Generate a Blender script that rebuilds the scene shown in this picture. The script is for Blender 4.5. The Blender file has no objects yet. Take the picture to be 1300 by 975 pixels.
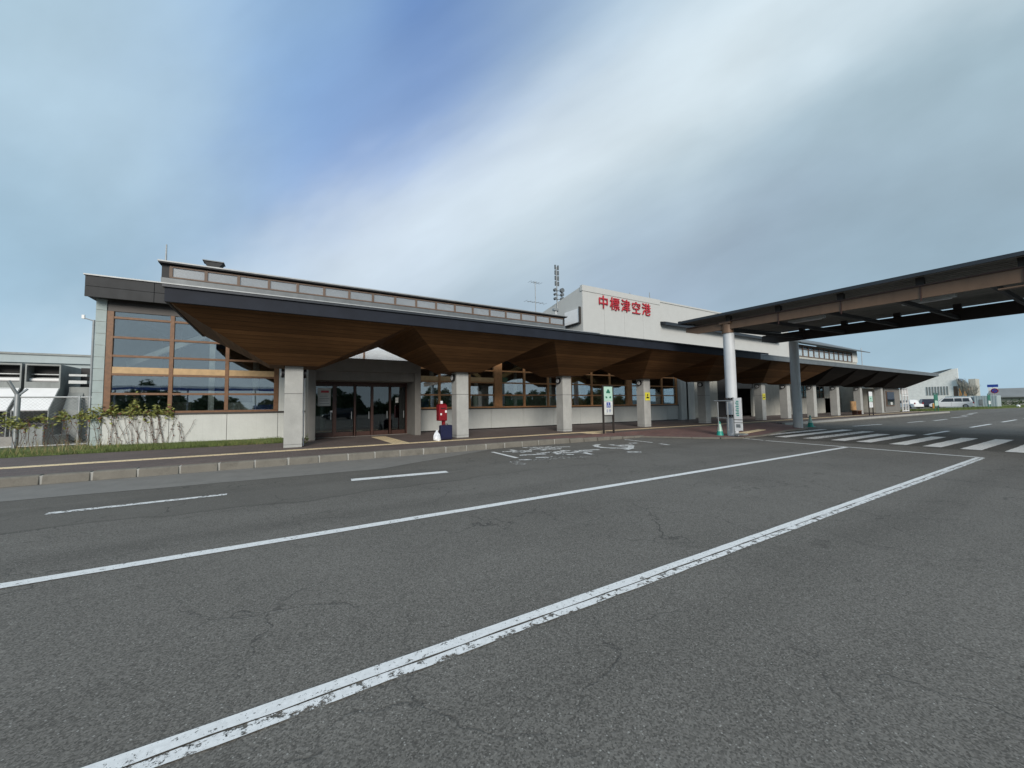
import bpy, bmesh, math, random
from mathutils import Vector, Matrix
from math import radians, sin, cos, pi
R = random.Random(7)
S = bpy.context.scene
COL = S.collection

# ------------------------------------------------------------------ camera
YAW, PIT, ROLL, FPX, CAMH = 31.03, 3.295, -0.805, 487.2, 1.5
yaw, pit, rol = radians(YAW), radians(PIT), radians(ROLL)
fwd = Vector((sin(yaw) * cos(pit), cos(yaw) * cos(pit), sin(pit)))
rgt = fwd.cross(Vector((0, 0, 1))).normalized()
up = rgt.cross(fwd)
rgt2 = rgt * cos(rol) + up * sin(rol)
up2 = up * cos(rol) - rgt * sin(rol)
cam_d = bpy.data.cameras.new('camera')
cam = bpy.data.objects.new('camera', cam_d)
COL.objects.link(cam)
M = Matrix((rgt2, up2, -fwd)).transposed().to_4x4()
M.translation = Vector((0, 0, CAMH))
cam.matrix_world = M
cam_d.sensor_fit = 'HORIZONTAL'
cam_d.sensor_width = 36
cam_d.lens = 36 * FPX / 1300
cam_d.clip_start = 0.05
cam_d.clip_end = 5000
S.camera = cam

# ------------------------------------------------------------------ sun and sky
SUN_DIR = Vector((-0.42, -0.90, 0.40)).normalized()
sun_d = bpy.data.lights.new('sun', 'SUN')
sun_d.energy = 1.9
sun_d.angle = radians(24)
sun_d.color = (1.0, 0.92, 0.82)
sun = bpy.data.objects.new('sun', sun_d)
COL.objects.link(sun)
sun.rotation_euler = SUN_DIR.to_track_quat('Z', 'Y').to_euler()

S.view_settings.view_transform = 'Standard'
S.view_settings.look = 'None'
S.view_settings.gamma = 1
S.view_settings.exposure = 0.6
S.render.engine = 'CYCLES'
S.cycles.max_bounces = 4
S.cycles.transparent_max_bounces = 12


def lin(c):
    return tuple((v / 255 / 12.92) if v / 255 <= 0.04045 else ((v / 255 + 0.055) / 1.055) ** 2.4 for v in c)


W = bpy.data.worlds.new('World')
S.world = W
W.use_nodes = True
nt = W.node_tree
N, L = nt.nodes, nt.links
N.clear()


def nd(t, **k):
    n = N.new(t)
    for a, b in k.items():
        setattr(n, a, b)
    return n


out = nd('ShaderNodeOutputWorld')
bg = nd('ShaderNodeBackground')
L.new(bg.outputs[0], out.inputs[0])
sky = nd('ShaderNodeTexSky', sky_type='NISHITA', sun_disc=False)
sky.sun_elevation = math.asin(SUN_DIR.z)
sky.sun_rotation = math.atan2(SUN_DIR.x, SUN_DIR.y)
sky.air_density = 1.0
tc = nd('ShaderNodeTexCoord')
# thin wind-drawn cloud: the view direction is warped with noise, then looked up in a soft cloud map
nz = nd('ShaderNodeTexNoise')
nz.inputs['Scale'].default_value = 1.1
nz.inputs['Detail'].default_value = 4
nz.inputs['Roughness'].default_value = 0.55
mp = nd('ShaderNodeCombineXYZ')          # coordinates along and across the wind
for i_, (vec, k_) in enumerate((((0.6681, -0.6574, 0.3484), 1.1), ((-0.6136, -0.2220, 0.7578), 4.2), ((-0.4208, -0.7201, -0.5517), 4.2))):
    dd = nd('ShaderNodeVectorMath', operation='DOT_PRODUCT')
    L.new(tc.outputs['Generated'], dd.inputs[0])
    dd.inputs[1].default_value = [c_ * k_ for c_ in vec]
    L.new(dd.outputs['Value'], mp.inputs[i_])
L.new(mp.outputs[0], nz.inputs['Vector'])
sub = nd('ShaderNodeVectorMath', operation='SUBTRACT')
L.new(nz.outputs['Color'], sub.inputs[0])
sub.inputs[1].default_value = (0.5, 0.5, 0.5)
scl = nd('ShaderNodeVectorMath', operation='SCALE')
L.new(sub.outputs[0], scl.inputs[0])
scl.inputs['Scale'].default_value = 0.20
add = nd('ShaderNodeVectorMath', operation='ADD')
L.new(tc.outputs['Generated'], add.inputs[0])
L.new(scl.outputs[0], add.inputs[1])
nrm = nd('ShaderNodeVectorMath', operation='NORMALIZE')
L.new(add.outputs[0], nrm.inputs[0])
# cloud map: (azimuth from +Y towards +X in degrees, elevation, colour, sharpness)
CLOUD = [
    ((-22.6, 33.3), (169, 199, 216), 110, 1),
    ((-13.0, 38.4), (184, 209, 225), 110, 1),
    ((7.1, 45.0), (145, 178, 211), 110, 1),
    ((17.2, 46.7), (74, 116, 185), 110, 1),
    ((28.1, 47.4), (122, 154, 200), 110, 1),
    ((40.5, 47.0), (133, 162, 199), 110, 1),
    ((52.1, 45.3), (169, 195, 218), 110, 1),
    ((63.0, 42.5), (205, 224, 234), 110, 1),
    ((75.8, 37.3), (193, 214, 226), 110, 1),
    ((85.2, 32.0), (170, 195, 208), 110, 1),
    ((-19.1, 30.9), (186, 210, 227), 110, 1),
    ((-8.7, 35.6), (174, 203, 226), 110, 1),
    ((-2.3, 37.7), (113, 154, 204), 110, 1),
    ((6.2, 40.0), (148, 180, 216), 110, 1),
    ((20.7, 42.1), (99, 137, 196), 110, 1),
    ((31.7, 42.5), (137, 167, 205), 110, 1),
    ((42.7, 41.8), (174, 198, 220), 110, 1),
    ((50.7, 40.6), (216, 231, 239), 110, 1),
    ((62.7, 37.7), (208, 225, 234), 110, 1),
    ((76.7, 32.2), (171, 196, 209), 110, 1),
    ((84.9, 27.9), (163, 187, 199), 110, 1),
    ((-22.2, 24.4), (181, 205, 222), 110, 1),
    ((-15.6, 27.3), (192, 217, 233), 110, 1),
    ((-7.0, 30.5), (170, 198, 225), 110, 1),
    ((1.5, 33.0), (125, 163, 213), 110, 1),
    ((13.8, 35.3), (115, 148, 208), 110, 1),
    ((23.1, 36.2), (157, 182, 217), 110, 1),
    ((32.8, 36.4), (208, 223, 236), 110, 1),
    ((43.6, 35.6), (220, 234, 241), 110, 1),
    ((55.6, 33.6), (202, 220, 228), 110, 1),
    ((68.1, 30.1), (175, 196, 209), 110, 1),
    ((80.8, 24.9), (158, 178, 192), 110, 1),
    ((-20.1, 20.3), (162, 191, 209), 110, 1),
    ((-11.1, 23.5), (164, 193, 214), 110, 1),
    ((0.7, 26.6), (130, 161, 208), 110, 1),
    ((9.5, 28.2), (117, 151, 212), 110, 1),
    ((18.3, 29.3), (191, 210, 230), 110, 1),
    ((29.0, 29.8), (217, 231, 240), 110, 1),
    ((39.9, 29.4), (205, 222, 232), 110, 1),
    ((53.3, 27.6), (178, 198, 212), 110, 1),
    ((67.8, 24.2), (159, 180, 197), 110, 1),
    ((79.5, 20.2), (145, 166, 180), 110, 1),
    ((-20.0, 16.1), (150, 180, 201), 110, 1),
    ((-8.9, 19.2), (151, 179, 206), 110, 1),
    ((-1.0, 20.9), (162, 188, 217), 110, 1),
    ((7.5, 22.3), (208, 223, 236), 110, 1),
    ((18.3, 23.5), (214, 228, 238), 110, 1),
    ((30.1, 23.8), (192, 210, 220), 110, 1),
    ((46.6, 22.9), (165, 185, 203), 110, 1),
    ((64.3, 19.9), (151, 168, 187), 110, 1),
    ((75.8, 16.9), (148, 171, 187), 110, 1),
    ((-20.3, 11.3), (156, 187, 208), 110, 1),
    ((11.7, 16.2), (189, 206, 220), 110, 1),
    ((30.0, 16.9), (171, 191, 207), 110, 1),
    ((50.7, 15.7), (163, 182, 201), 110, 1),
    ((67.3, 13.3), (159, 183, 199), 110, 1),
    ((-20.1, 7.0), (174, 204, 224), 110, 1),
    ((78.7, 6.2), (162, 192, 210), 110, 1),
    ((84.0, 5.4), (157, 189, 210), 110, 1),
    ((82.0, 2.4), (182, 208, 224), 110, 1),
    ((60, 65), (181, 203, 217), 12, .03), ((0, 72), (169, 195, 218), 12, .03), ((-60, 40), (180, 205, 223), 12, .03),
    ((110, 35), (163, 188, 203), 12, .03), ((180, 45), (186, 203, 216), 5, .03), ((180, 5), (181, 200, 213), 8, .03),
    ((-90, 12), (166, 195, 214), 8, .03), ((110, 8), (162, 191, 209), 8, .03), ((0, -20), (151, 160, 164), 4, .03),
]
csum = None
wsum = None
for (az, el), col, k, amp in CLOUD:
    d = Vector((sin(radians(az)) * cos(radians(el)), cos(radians(az)) * cos(radians(el)), sin(radians(el))))
    dt = nd('ShaderNodeVectorMath', operation='DOT_PRODUCT')
    L.new(nrm.outputs[0], dt.inputs[0])
    dt.inputs[1].default_value = d
    m1 = nd('ShaderNodeMath', operation='SUBTRACT')
    L.new(dt.outputs['Value'], m1.inputs[0])
    m1.inputs[1].default_value = 1.0
    m2 = nd('ShaderNodeMath', operation='MULTIPLY')
    L.new(m1.outputs[0], m2.inputs[0])
    m2.inputs[1].default_value = float(k)
    ex = nd('ShaderNodeMath', operation='EXPONENT')
    L.new(m2.outputs[0], ex.inputs[0])
    if amp != 1:
        am = nd('ShaderNodeMath', operation='MULTIPLY')
        L.new(ex.outputs[0], am.inputs[0])
        am.inputs[1].default_value = amp
        ex = am
    sc = nd('ShaderNodeVectorMath', operation='SCALE')
    sc.inputs[0].default_value = lin(col)
    L.new(ex.outputs[0], sc.inputs['Scale'])
    if csum is None:
        csum, wsum = sc.outputs[0], ex.outputs[0]
    else:
        a = nd('ShaderNodeVectorMath', operation='ADD')
        L.new(csum, a.inputs[0])
        L.new(sc.outputs[0], a.inputs[1])
        b = nd('ShaderNodeMath', operation='ADD')
        L.new(wsum, b.inputs[0])
        L.new(ex.outputs[0], b.inputs[1])
        csum, wsum = a.outputs[0], b.outputs[0]
inv = nd('ShaderNodeMath', operation='DIVIDE')
inv.inputs[0].default_value = 1.0
L.new(wsum, inv.inputs[1])
cc = nd('ShaderNodeVectorMath', operation='SCALE')
L.new(csum, cc.inputs[0])
L.new(inv.outputs[0], cc.inputs['Scale'])
skl = nd('ShaderNodeVectorMath', operation='SCALE')
L.new(sky.outputs[0], skl.inputs[0])
skl.inputs['Scale'].default_value = 0.09
mx = nd('ShaderNodeMix', data_type='RGBA')
mx.inputs['Factor'].default_value = 0.97
L.new(skl.outputs[0], mx.inputs['A'])
L.new(cc.outputs[0], mx.inputs['B'])
# the bright band of thin cloud that crosses the sky
bd = nd('ShaderNodeVectorMath', operation='DOT_PRODUCT')
L.new(nrm.outputs[0], bd.inputs[0])
bd.inputs[1].default_value = (-0.6136, -0.2220, 0.7578)
ba = nd('ShaderNodeMath', operation='ADD')
L.new(bd.outputs['Value'], ba.inputs[0])
ba.inputs[1].default_value = 0.02
bb_ = nd('ShaderNodeMath', operation='ABSOLUTE')
L.new(ba.outputs[0], bb_.inputs[0])
bm_ = nd('ShaderNodeMapRange', interpolation_type='SMOOTHERSTEP')
bm_.inputs['From Min'].default_value = 0.0
bm_.inputs['From Max'].default_value = 0.20
bm_.inputs['To Min'].default_value = 0.42
bm_.inputs['To Max'].default_value = 0.0
L.new(bb_.outputs[0], bm_.inputs['Value'])
mx2 = nd('ShaderNodeMix', data_type='RGBA')
L.new(bm_.outputs['Result'], mx2.inputs['Factor'])
L.new(mx.outputs['Result'], mx2.inputs['A'])
mx2.inputs['B'].default_value = (*lin((226, 237, 243)), 1)
mx = mx2
# fine streaks
nz2 = nd('ShaderNodeTexNoise')
nz2.inputs['Scale'].default_value = 1.9
nz2.inputs['Detail'].default_value = 7
L.new(mp.outputs[0], nz2.inputs['Vector'])
mr = nd('ShaderNodeMapRange')
mr.inputs['From Min'].default_value = 0.3
mr.inputs['From Max'].default_value = 0.7
mr.inputs['To Min'].default_value = 0.93
mr.inputs['To Max'].default_value = 1.08
L.new(nz2.outputs['Fac'], mr.inputs['Value'])
fin = nd('ShaderNodeVectorMath', operation='SCALE')
L.new(mx.outputs['Result'], fin.inputs[0])
L.new(mr.outputs['Result'], fin.inputs['Scale'])
L.new(fin.outputs[0], bg.inputs['Color'])
bg.inputs['Strength'].default_value = 0.67


# ------------------------------------------------------------------ materials
class Mat:
    def __init__(s, name):
        s.m = bpy.data.materials.new(name)
        s.m.use_nodes = True
        s.t = s.m.node_tree
        s.b = s.t.nodes['Principled BSDF']
        s.pos = None

    def n(s, t, **k):
        n = s.t.nodes.new(t)
        for a, b in k.items():
            setattr(n, a, b)
        return n

    def l(s, a, b):
        s.t.links.new(a, b)

    def P(s):
        if not s.pos:
            s.pos = s.n('ShaderNodeNewGeometry').outputs['Position']
        return s.pos

    def noise(s, scale, detail=3, rough=.5, vec=None, stretch=None):
        v = vec or s.P()
        if stretch:
            mm = s.n('ShaderNodeMapping')
            mm.inputs['Scale'].default_value = stretch
            s.l(v, mm.inputs[0])
            v = mm.outputs[0]
        n = s.n('ShaderNodeTexNoise')
        n.inputs['Scale'].default_value = scale
        n.inputs['Detail'].default_value = detail
        n.inputs['Roughness'].default_value = rough
        s.l(v, n.inputs['Vector'])
        return n.outputs['Fac']

    def rng(s, x, a, b, c, d, smooth=False):
        n = s.n('ShaderNodeMapRange')
        if smooth:
            n.interpolation_type = 'SMOOTHSTEP'
        for k, v in zip(('From Min', 'From Max', 'To Min', 'To Max'), (a, b, c, d)):
            n.inputs[k].default_value = v
        s.l(x, n.inputs['Value'])
        return n.outputs['Result']

    def math(s, op, a, b=None, clamp=False):
        n = s.n('ShaderNodeMath', operation=op, use_clamp=clamp)
        for i, v in enumerate((a, b)):
            if v is None:
                continue
            if isinstance(v, (int, float)):
                n.inputs[i].default_value = v
            else:
                s.l(v, n.inputs[i])
        return n.outputs[0]

    def mix(s, f, a, b):
        n = s.n('ShaderNodeMix', data_type='RGBA')
        if isinstance(f, (int, float)):
            n.inputs['Factor'].default_value = f
        else:
            s.l(f, n.inputs['Factor'])
        for k, v in (('A', a), ('B', b)):
            if isinstance(v, tuple):
                n.inputs[k].default_value = (*v[:3], 1)
            else:
                s.l(v, n.inputs[k])
        return n.outputs['Result']

    def mul(s, col, f):
        n = s.n('ShaderNodeVectorMath', operation='SCALE')
        if isinstance(col, tuple):
            n.inputs[0].default_value = col[:3]
        else:
            s.l(col, n.inputs[0])
        if isinstance(f, (int, float)):
            n.inputs['Scale'].default_value = f
        else:
            s.l(f, n.inputs['Scale'])
        return n.outputs[0]

    def col(s, c):
        if isinstance(c, tuple):
            s.b.inputs['Base Color'].default_value = (*c[:3], 1)
        else:
            s.l(c, s.b.inputs['Base Color'])
        return s

    def bump(s, h, dist=.01, strength=.5):
        n = s.n('ShaderNodeBump')
        n.inputs['Distance'].default_value = dist
        n.inputs['Strength'].default_value = strength
        s.l(h, n.inputs['Height'])
        s.l(n.outputs[0], s.b.inputs['Normal'])
        return s

    def rough(s, r, metal=0.0, spec=.5):
        s.b.inputs['Roughness'].default_value = r
        s.b.inputs['Metallic'].default_value = metal
        s.b.inputs['Specular IOR Level'].default_value = spec
        return s

    def xyz(s):
        n = s.n('ShaderNodeSeparateXYZ')
        s.l(s.P(), n.inputs[0])
        return n.outputs


def plain(name, c, r=.6, metal=0.0, var=.12, scale=3.0, grime=0.0, spec=.5):
    m = Mat(name)
    f = m.rng(m.noise(scale, 5, .6), .3, .7, 1 - var, 1 + var)
    c2 = m.mul(tuple(c), f)
    if grime:
        g = m.rng(m.noise(1.6, 6, .7, stretch=(2.2, 2.2, .35)), .48, .75, 0, grime)
        c2 = m.mix(g, c2, tuple(v * .45 for v in c))
    return m.col(c2).rough(r, metal, spec).m


def gl(name, tint=(.55, .62, .62), base=.22, rmax=.8, transp=.78):
    """window glass: see-through pane with a sky mirror that grows towards grazing"""
    m = Mat(name)
    t = m.t
    t.nodes.remove(m.b)
    o = [n for n in t.nodes if n.type == 'OUTPUT_MATERIAL'][0]
    tr = m.n('ShaderNodeBsdfTransparent')
    tr.inputs[0].default_value = (*tint, 1)
    g = m.n('ShaderNodeBsdfGlossy')
    g.inputs['Roughness'].default_value = .015
    g.inputs['Color'].default_value = (.92, .97, 1, 1)
    # slight pane wave
    bm_ = m.n('ShaderNodeBump')
    bm_.inputs['Distance'].default_value = .004
    bm_.inputs['Strength'].default_value = .25
    m.l(m.noise(1.1, 2), bm_.inputs['Height'])
    m.l(bm_.outputs[0], g.inputs['Normal'])
    fr = m.n('ShaderNodeFresnel')
    fr.inputs['IOR'].default_value = 1.5
    f = m.rng(fr.outputs[0], .04, .6, base, rmax)
    ms = m.n('ShaderNodeMixShader')
    m.l(f, ms.inputs[0])
    m.l(tr.outputs[0], ms.inputs[1])
    m.l(g.outputs[0], ms.inputs[2])
    m.l(ms.outputs[0], o.inputs[0])
    return m.m


def asphalt(name, base=(.158, .148, .133), road=True):
    m = Mat(name)
    x, y, z = m.xyz()
    big = m.rng(m.noise(.35, 5, .65), .3, .7, .86, 1.12)
    v1 = m.n('ShaderNodeTexVoronoi')
    v1.inputs['Scale'].default_value = 120
    m.l(m.P(), v1.inputs['Vector'])
    bw = m.n('ShaderNodeSeparateColor')
    m.l(v1.outputs['Color'], bw.inputs[0])
    fine = bw.outputs[0]
    med = m.noise(38, 3, .7)
    sp = m.rng(fine, 0, 1, .58, 1.42)
    sp2 = m.rng(med, .3, .7, .90, 1.10)
    c = m.mul(tuple(base), big)
    c = m.mul(c, sp2)
    rough_amt = None
    if road:
        # compacted lane next to the kerb (finer, slightly darker surface)
        ed = m.math('ADD', y, m.rng(m.noise(1.1, 4), .3, .7, -.10, .10))
        ed = m.math('ADD', ed, m.rng(m.noise(.22, 2), .3, .7, -.22, .22))
        lane = m.math('MULTIPLY', m.rng(ed, 7.32, 7.42, 0, 1), m.rng(x, 2.0, 8.0, 1, 0))
        sp = m.math('ADD', m.math('MULTIPLY', sp, m.math('SUBTRACT', 1, m.math('MULTIPLY', lane, .6))),
                    m.math('MULTIPLY', lane, .6))
        c = m.mul(c, m.math('SUBTRACT', 1, m.math('MULTIPLY', lane, .12)))
        seam = m.rng(m.math('ABSOLUTE', m.math('SUBTRACT', ed, 7.36)), 0, .07, .3, 0)
        seam = m.math('MULTIPLY', seam, m.rng(x, 2.0, 8.0, 1, 0))
        c = m.mul(c, m.math('SUBTRACT', 1, seam))
        # worn darker asphalt at the crossing, walkway shadow partly painted in
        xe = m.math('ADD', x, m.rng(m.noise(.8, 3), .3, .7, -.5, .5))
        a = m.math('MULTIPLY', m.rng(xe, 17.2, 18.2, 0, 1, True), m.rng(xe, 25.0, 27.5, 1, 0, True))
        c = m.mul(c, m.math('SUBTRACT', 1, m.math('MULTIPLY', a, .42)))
        # wheel tracks, drips and paler scuffs
        wy = m.math('ADD', y, m.rng(m.noise(.4, 2), .3, .7, -.15, .15))
        for yc in (.2, 1.7, 5.95, 8.9):
            tr_ = m.rng(m.math('ABSOLUTE', m.math('SUBTRACT', wy, yc)), .05, .42, .09, 0, True)
            c = m.mul(c, m.math('SUBTRACT', 1, tr_))
        oil = m.rng(m.noise(1.7, 3, .6), .66, .74, 0, .22)
        c = m.mul(c, m.math('SUBTRACT', 1, oil))
        scf = m.rng(m.noise(.9, 6, .75, stretch=(.35, 1.6, 1)), .58, .75, 0, .18)
        c = m.mul(c, m.math('ADD', 1, scf))
        # tyre polish
        tp = m.rng(m.noise(.5, 3, .5, stretch=(.12, 1.3, 1)), .45, .75, 0, .13)
        c = m.mul(c, m.math('SUBTRACT', 1, tp))
    c = m.mul(c, sp)
    # light aggregate chips and dark pits
    v2 = m.n('ShaderNodeTexVoronoi')
    v2.inputs['Scale'].default_value = 75
    m.l(m.P(), v2.inputs['Vector'])
    b2 = m.n('ShaderNodeSeparateColor')
    m.l(v2.outputs['Color'], b2.inputs[0])
    chip = m.math('MULTIPLY', m.rng(b2.outputs[1], .90, .97, 0, .75), m.rng(v2.outputs['Distance'], .25, .40, 1, 0))
    c = m.mix(chip, c, (.40, .39, .36))
    # cracks
    wv = m.n('ShaderNodeVectorMath', operation='ADD')
    nn = m.n('ShaderNodeTexNoise')
    nn.inputs['Scale'].default_value = 2.6
    nn.inputs['Detail'].default_value = 5
    m.l(m.P(), nn.inputs['Vector'])
    ns = m.n('ShaderNodeVectorMath', operation='SCALE')
    m.l(nn.outputs['Color'], ns.inputs[0])
    ns.inputs['Scale'].default_value = .55
    m.l(m.P(), wv.inputs[0])
    m.l(ns.outputs[0], wv.inputs[1])
    vo = m.n('ShaderNodeTexVoronoi', feature='DISTANCE_TO_EDGE')
    vo.inputs['Scale'].default_value = .8
    m.l(wv.outputs[0], vo.inputs['Vector'])
    ck = m.rng(vo.outputs['Distance'], .001, .010, 1, 0)
    ck = m.math('MULTIPLY', ck, m.rng(m.noise(.5, 3), .42, .60, 0, .6))
    c = m.mix(ck, c, (.025, .025, .025))
    m.col(c).rough(.93, 0, .25)
    h = m.math('SUBTRACT', m.math('ADD', fine, m.math('MULTIPLY', med, .8)), m.math('MULTIPLY', ck, 1.5))
    m.bump(h, .005, .5)
    return m.m


def paint(name, wear=.5, c=(.80, .80, .79), crack=False):
    """road paint; worn-through places show the road sheet just below"""
    m = Mat(name)
    t = m.t
    o = [n for n in t.nodes if n.type == 'OUTPUT_MATERIAL'][0]
    f = m.rng(m.noise(11, 6, .8), wear, wear + .05, 0, 1)
    g = m.rng(m.noise(60, 2, .7), .66 - wear * .1, .72, 0, .8)
    f = m.math('MAXIMUM', m.math('SUBTRACT', 1, f), g)   # 1 = missing
    cc_ = m.mul(c, m.rng(m.noise(24, 4, .7), .3, .7, .86, 1.06))
    m.col(cc_).rough(.7)
    tr = m.n('ShaderNodeBsdfTransparent')
    ms = m.n('ShaderNodeMixShader')
    m.l(f, ms.inputs[0])
    m.l(m.b.outputs[0], ms.inputs[1])
    m.l(tr.outputs[0], ms.inputs[2])
    m.l(ms.outputs[0], o.inputs[0])
    return m.m


def boards(name, c, pitch=.10, axis='z', dark=.28, r=.8, amt=.3):
    m = Mat(name)
    ax = m.xyz()[{'x': 0, 'y': 1, 'z': 2}[axis]]
    q = m.math('MULTIPLY', ax, 1 / pitch)
    fr = m.math('FRACT', q)
    fl = m.math('FLOOR', q)
    wn = m.n('ShaderNodeTexWhiteNoise', noise_dimensions='1D')
    m.l(fl, wn.inputs['W'])
    c2 = m.mul(tuple(c), m.rng(wn.outputs['Value'], 0, 1, 1 - amt, 1 + amt))
    st = {'x': (6, .6, .6), 'y': (.6, 6, .6), 'z': (.5, .5, 14)}[axis]
    c2 = m.mul(c2, m.rng(m.noise(3, 4, .6, stretch=st), .3, .7, .8, 1.2))
    c2 = m.mul(c2, m.rng(m.noise(.5, 3), .3, .7, .8, 1.15))
    g = m.rng(fr, 0, .12, dark, 1)
    c2 = m.mul(c2, g)
    m.col(c2).rough(r, 0, .15)
    return m.bump(g, .006, .5).m


def concrete(name, c, r=.85, stain=.35, bumpd=.003, vstretch=(1.5, 1.5, .25), board=False, mot=.11):
    m = Mat(name)
    c2 = m.mul(tuple(c), m.rng(m.noise(2.2, 6, .65), .3, .7, 1 - mot, 1 + mot * .9))
    c2 = m.mul(c2, m.rng(m.noise(45, 3, .7), .3, .7, .93, 1.07))
    st = m.rng(m.noise(1.8, 6, .7, stretch=vstretch), .5, .78, 0, stain)
    c2 = m.mix(st, c2, tuple(v * .5 for v in c))
    if board:
        x, y, z = m.xyz()
        f = m.math('FRACT', m.math('MULTIPLY', x, 1 / .3))
        c2 = m.mul(c2, m.rng(f, 0, .05, .9, 1))
    m.col(c2).rough(r)
    return m.bump(m.noise(60, 4, .7), bumpd, .4).m


def paving(name, c1, c2_, w=.2, h=.1, mortar=(.16, .15, .14)):
    m = Mat(name)
    b = m.n('ShaderNodeTexBrick')
    b.inputs['Scale'].default_value = 1
    b.inputs['Brick Width'].default_value = w
    b.inputs['Row Height'].default_value = h
    b.inputs['Mortar Size'].default_value = .006
    b.inputs['Color1'].default_value = (*c1, 1)
    b.inputs['Color2'].default_value = (*c2_, 1)
    b.inputs['Mortar'].default_value = (*mortar, 1)
    m.l(m.P(), b.inputs['Vector'])
    c = m.mul(b.outputs['Color'], m.rng(m.noise(.8, 5, .7), .3, .7, .8, 1.15))
    m.col(c).rough(.85)
    return m.bump(b.outputs['Fac'], .004, -.5).m


MT = {}
MT['asphalt'] = asphalt('asphalt')
MT['gutter'] = concrete('gutter_concrete', (.205, .195, .18), stain=.3)
MT['paint'] = paint('road_paint', .36)
MT['paint_worn'] = paint('road_paint_worn', .43)
MT['paint_faint'] = paint('road_paint_faint', .55)
MT['paving'] = paving('brick_paving', (.145, .105, .095), (.11, .085, .08))
MT['paving_red'] = paving('red_brick_paving', (.20, .10, .085), (.15, .075, .068))
MT['tactile'] = paving('tactile_paving', (.86, .70, .44), (.80, .65, .41), .3, .3, (.3, .24, .14))
MT['kerb'] = concrete('kerb_concrete', (.17, .158, .135), stain=.8, vstretch=(2, 2, 2))
MT['mortar'] = concrete('mortar', (.36, .36, .34), stain=.5)
MT['ground'] = plain('ground_soil', (.10, .11, .06), .95, var=.3, scale=.3)
MT['grass'] = plain('grass_blades', (.12, .16, .045), .8, var=.45, scale=2.5)
MT['turf'] = plain('turf', (.10, .13, .04), .95, var=.35, scale=1.5)
MT['wall_white'] = concrete('white_render', (.58, .60, .58), stain=.10, board=True, mot=.05)
MT['tower_white'] = concrete('tower_panels', (.50, .51, .50), stain=.05, bumpd=.001, mot=.03)
MT['concrete'] = concrete('column_concrete', (.40, .41, .40), stain=.34)
MT['pier'] = concrete('portal_concrete', (.19, .185, .175), stain=.3)
MT['stained'] = concrete('stained_wall', (.46, .46, .42), stain=.5)
MT['block'] = concrete('pale_blue_block', (.36, .43, .43), stain=.12)
MT['fascia'] = plain('dark_roof_metal', (.040, .042, .045), .65, 0.0, spec=.3, var=.15, scale=1.5, grime=.4)
MT['navy'] = plain('navy_fascia_metal', (.014, .018, .028), .65, 0.0, spec=.25, var=.2, scale=2)
MT['flash'] = plain('pale_flashing', (.35, .37, .38), .5, .3)
MT['grey_metal'] = plain('grey_roof_metal', (.15, .165, .175), .5, .3, var=.15, scale=2, grime=.3)
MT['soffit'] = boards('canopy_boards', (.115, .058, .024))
MT['soffit_shaded'] = boards('canopy_boards_shaded', (.012, .009, .007))  # darker copy of the boards, canopy shade put into the colour
MT['timber'] = plain('window_timber', (.165, .078, .033), .5, var=.25, scale=9)
MT['timber_tan'] = plain('shade_lifted_timber', (.40, .20, .085), .5, var=.2, scale=9)  # window timber lightened to offset the canopy shade
MT['glulam'] = plain('glulam_beam', (.48, .32, .16), .5, var=.15, scale=6)
MT['door_wood'] = plain('door_timber', (.055, .022, .015), .45, var=.25, scale=8)
MT['sill'] = plain('dark_sill', (.035, .03, .028), .5)
MT['glass'] = gl('window_glass', (.78, .82, .82))
MT['glass_dark'] = gl('door_glass', (.35, .42, .42), .10, .7)
MT['pale_backing'] = plain('clerestory_sky_tone', (.33, .335, .34), .3, var=.1, scale=.8)  # pale tone stands in for sky mirrored in the panes
MT['cler_glass'] = gl('clerestory_glass', (.96, .97, .98), .06, .35)
MT['mull'] = plain('clerestory_mullion', (.14, .095, .07), .6)
MT['interior'] = plain('interior_wall', (.16, .15, .13), .8, var=.3, scale=.6)
MT['int_floor'] = plain('interior_floor', (.10, .09, .08), .4, var=.2, scale=1)
MT['int_warm'] = plain('interior_warm', (.42, .24, .10), .6, var=.3, scale=1.5)
MT['int_green'] = plain('interior_green', (.10, .20, .14), .6, var=.4, scale=2)
MT['int_white'] = plain('interior_white', (.6, .62, .6), .6, var=.2)
MT['int_blue'] = plain('interior_blue', (.03, .07, .28), .5, var=.5, scale=4)
MT['black'] = plain('black_metal', (.015, .015, .017), .4, .2)
MT['brown_steel'] = plain('brown_painted_steel', (.165, .10, .062), .5, .1, var=.12, scale=1.2, grime=.35)
MT['dark_steel'] = plain('dark_painted_steel', (.030, .024, .022), .6, .1)
MT['deck'] = boards('deck_sheet', (.20, .195, .18), .12, 'x', .6, .5, .05)
MT['edge'] = plain('roof_edge_metal', (.03, .036, .045), .45, .3)
MT['post_white'] = plain('post_white_paint', (.58, .61, .64), .45, var=.06, scale=2, grime=.25)
MT['post_grey'] = plain('post_grey_paint', (.50, .53, .54), .5, var=.08, scale=2, grime=.25)
MT['red'] = plain('sign_red', (.46, .02, .035), .4, var=.05)
MT['white'] = plain('white_paint', (.78, .79, .80), .4, var=.05)
MT['steel'] = plain('galvanised_steel', (.33, .35, .36), .45, .6, var=.15)
MT['cool_grey'] = plain('cooling_tower_grey', (.22, .24, .24), .55, .2, var=.15, scale=2, grime=.4)
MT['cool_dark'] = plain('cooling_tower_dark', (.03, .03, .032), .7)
MT['prefab'] = plain('prefab_wall', (.38, .45, .47), .6, var=.06, scale=.5, grime=.15)
MT['cone'] = plain('cone_green', (.015, .30, .24), .45)
MT['green_sign'] = plain('sign_green', (.02, .16, .10), .4)
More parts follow.
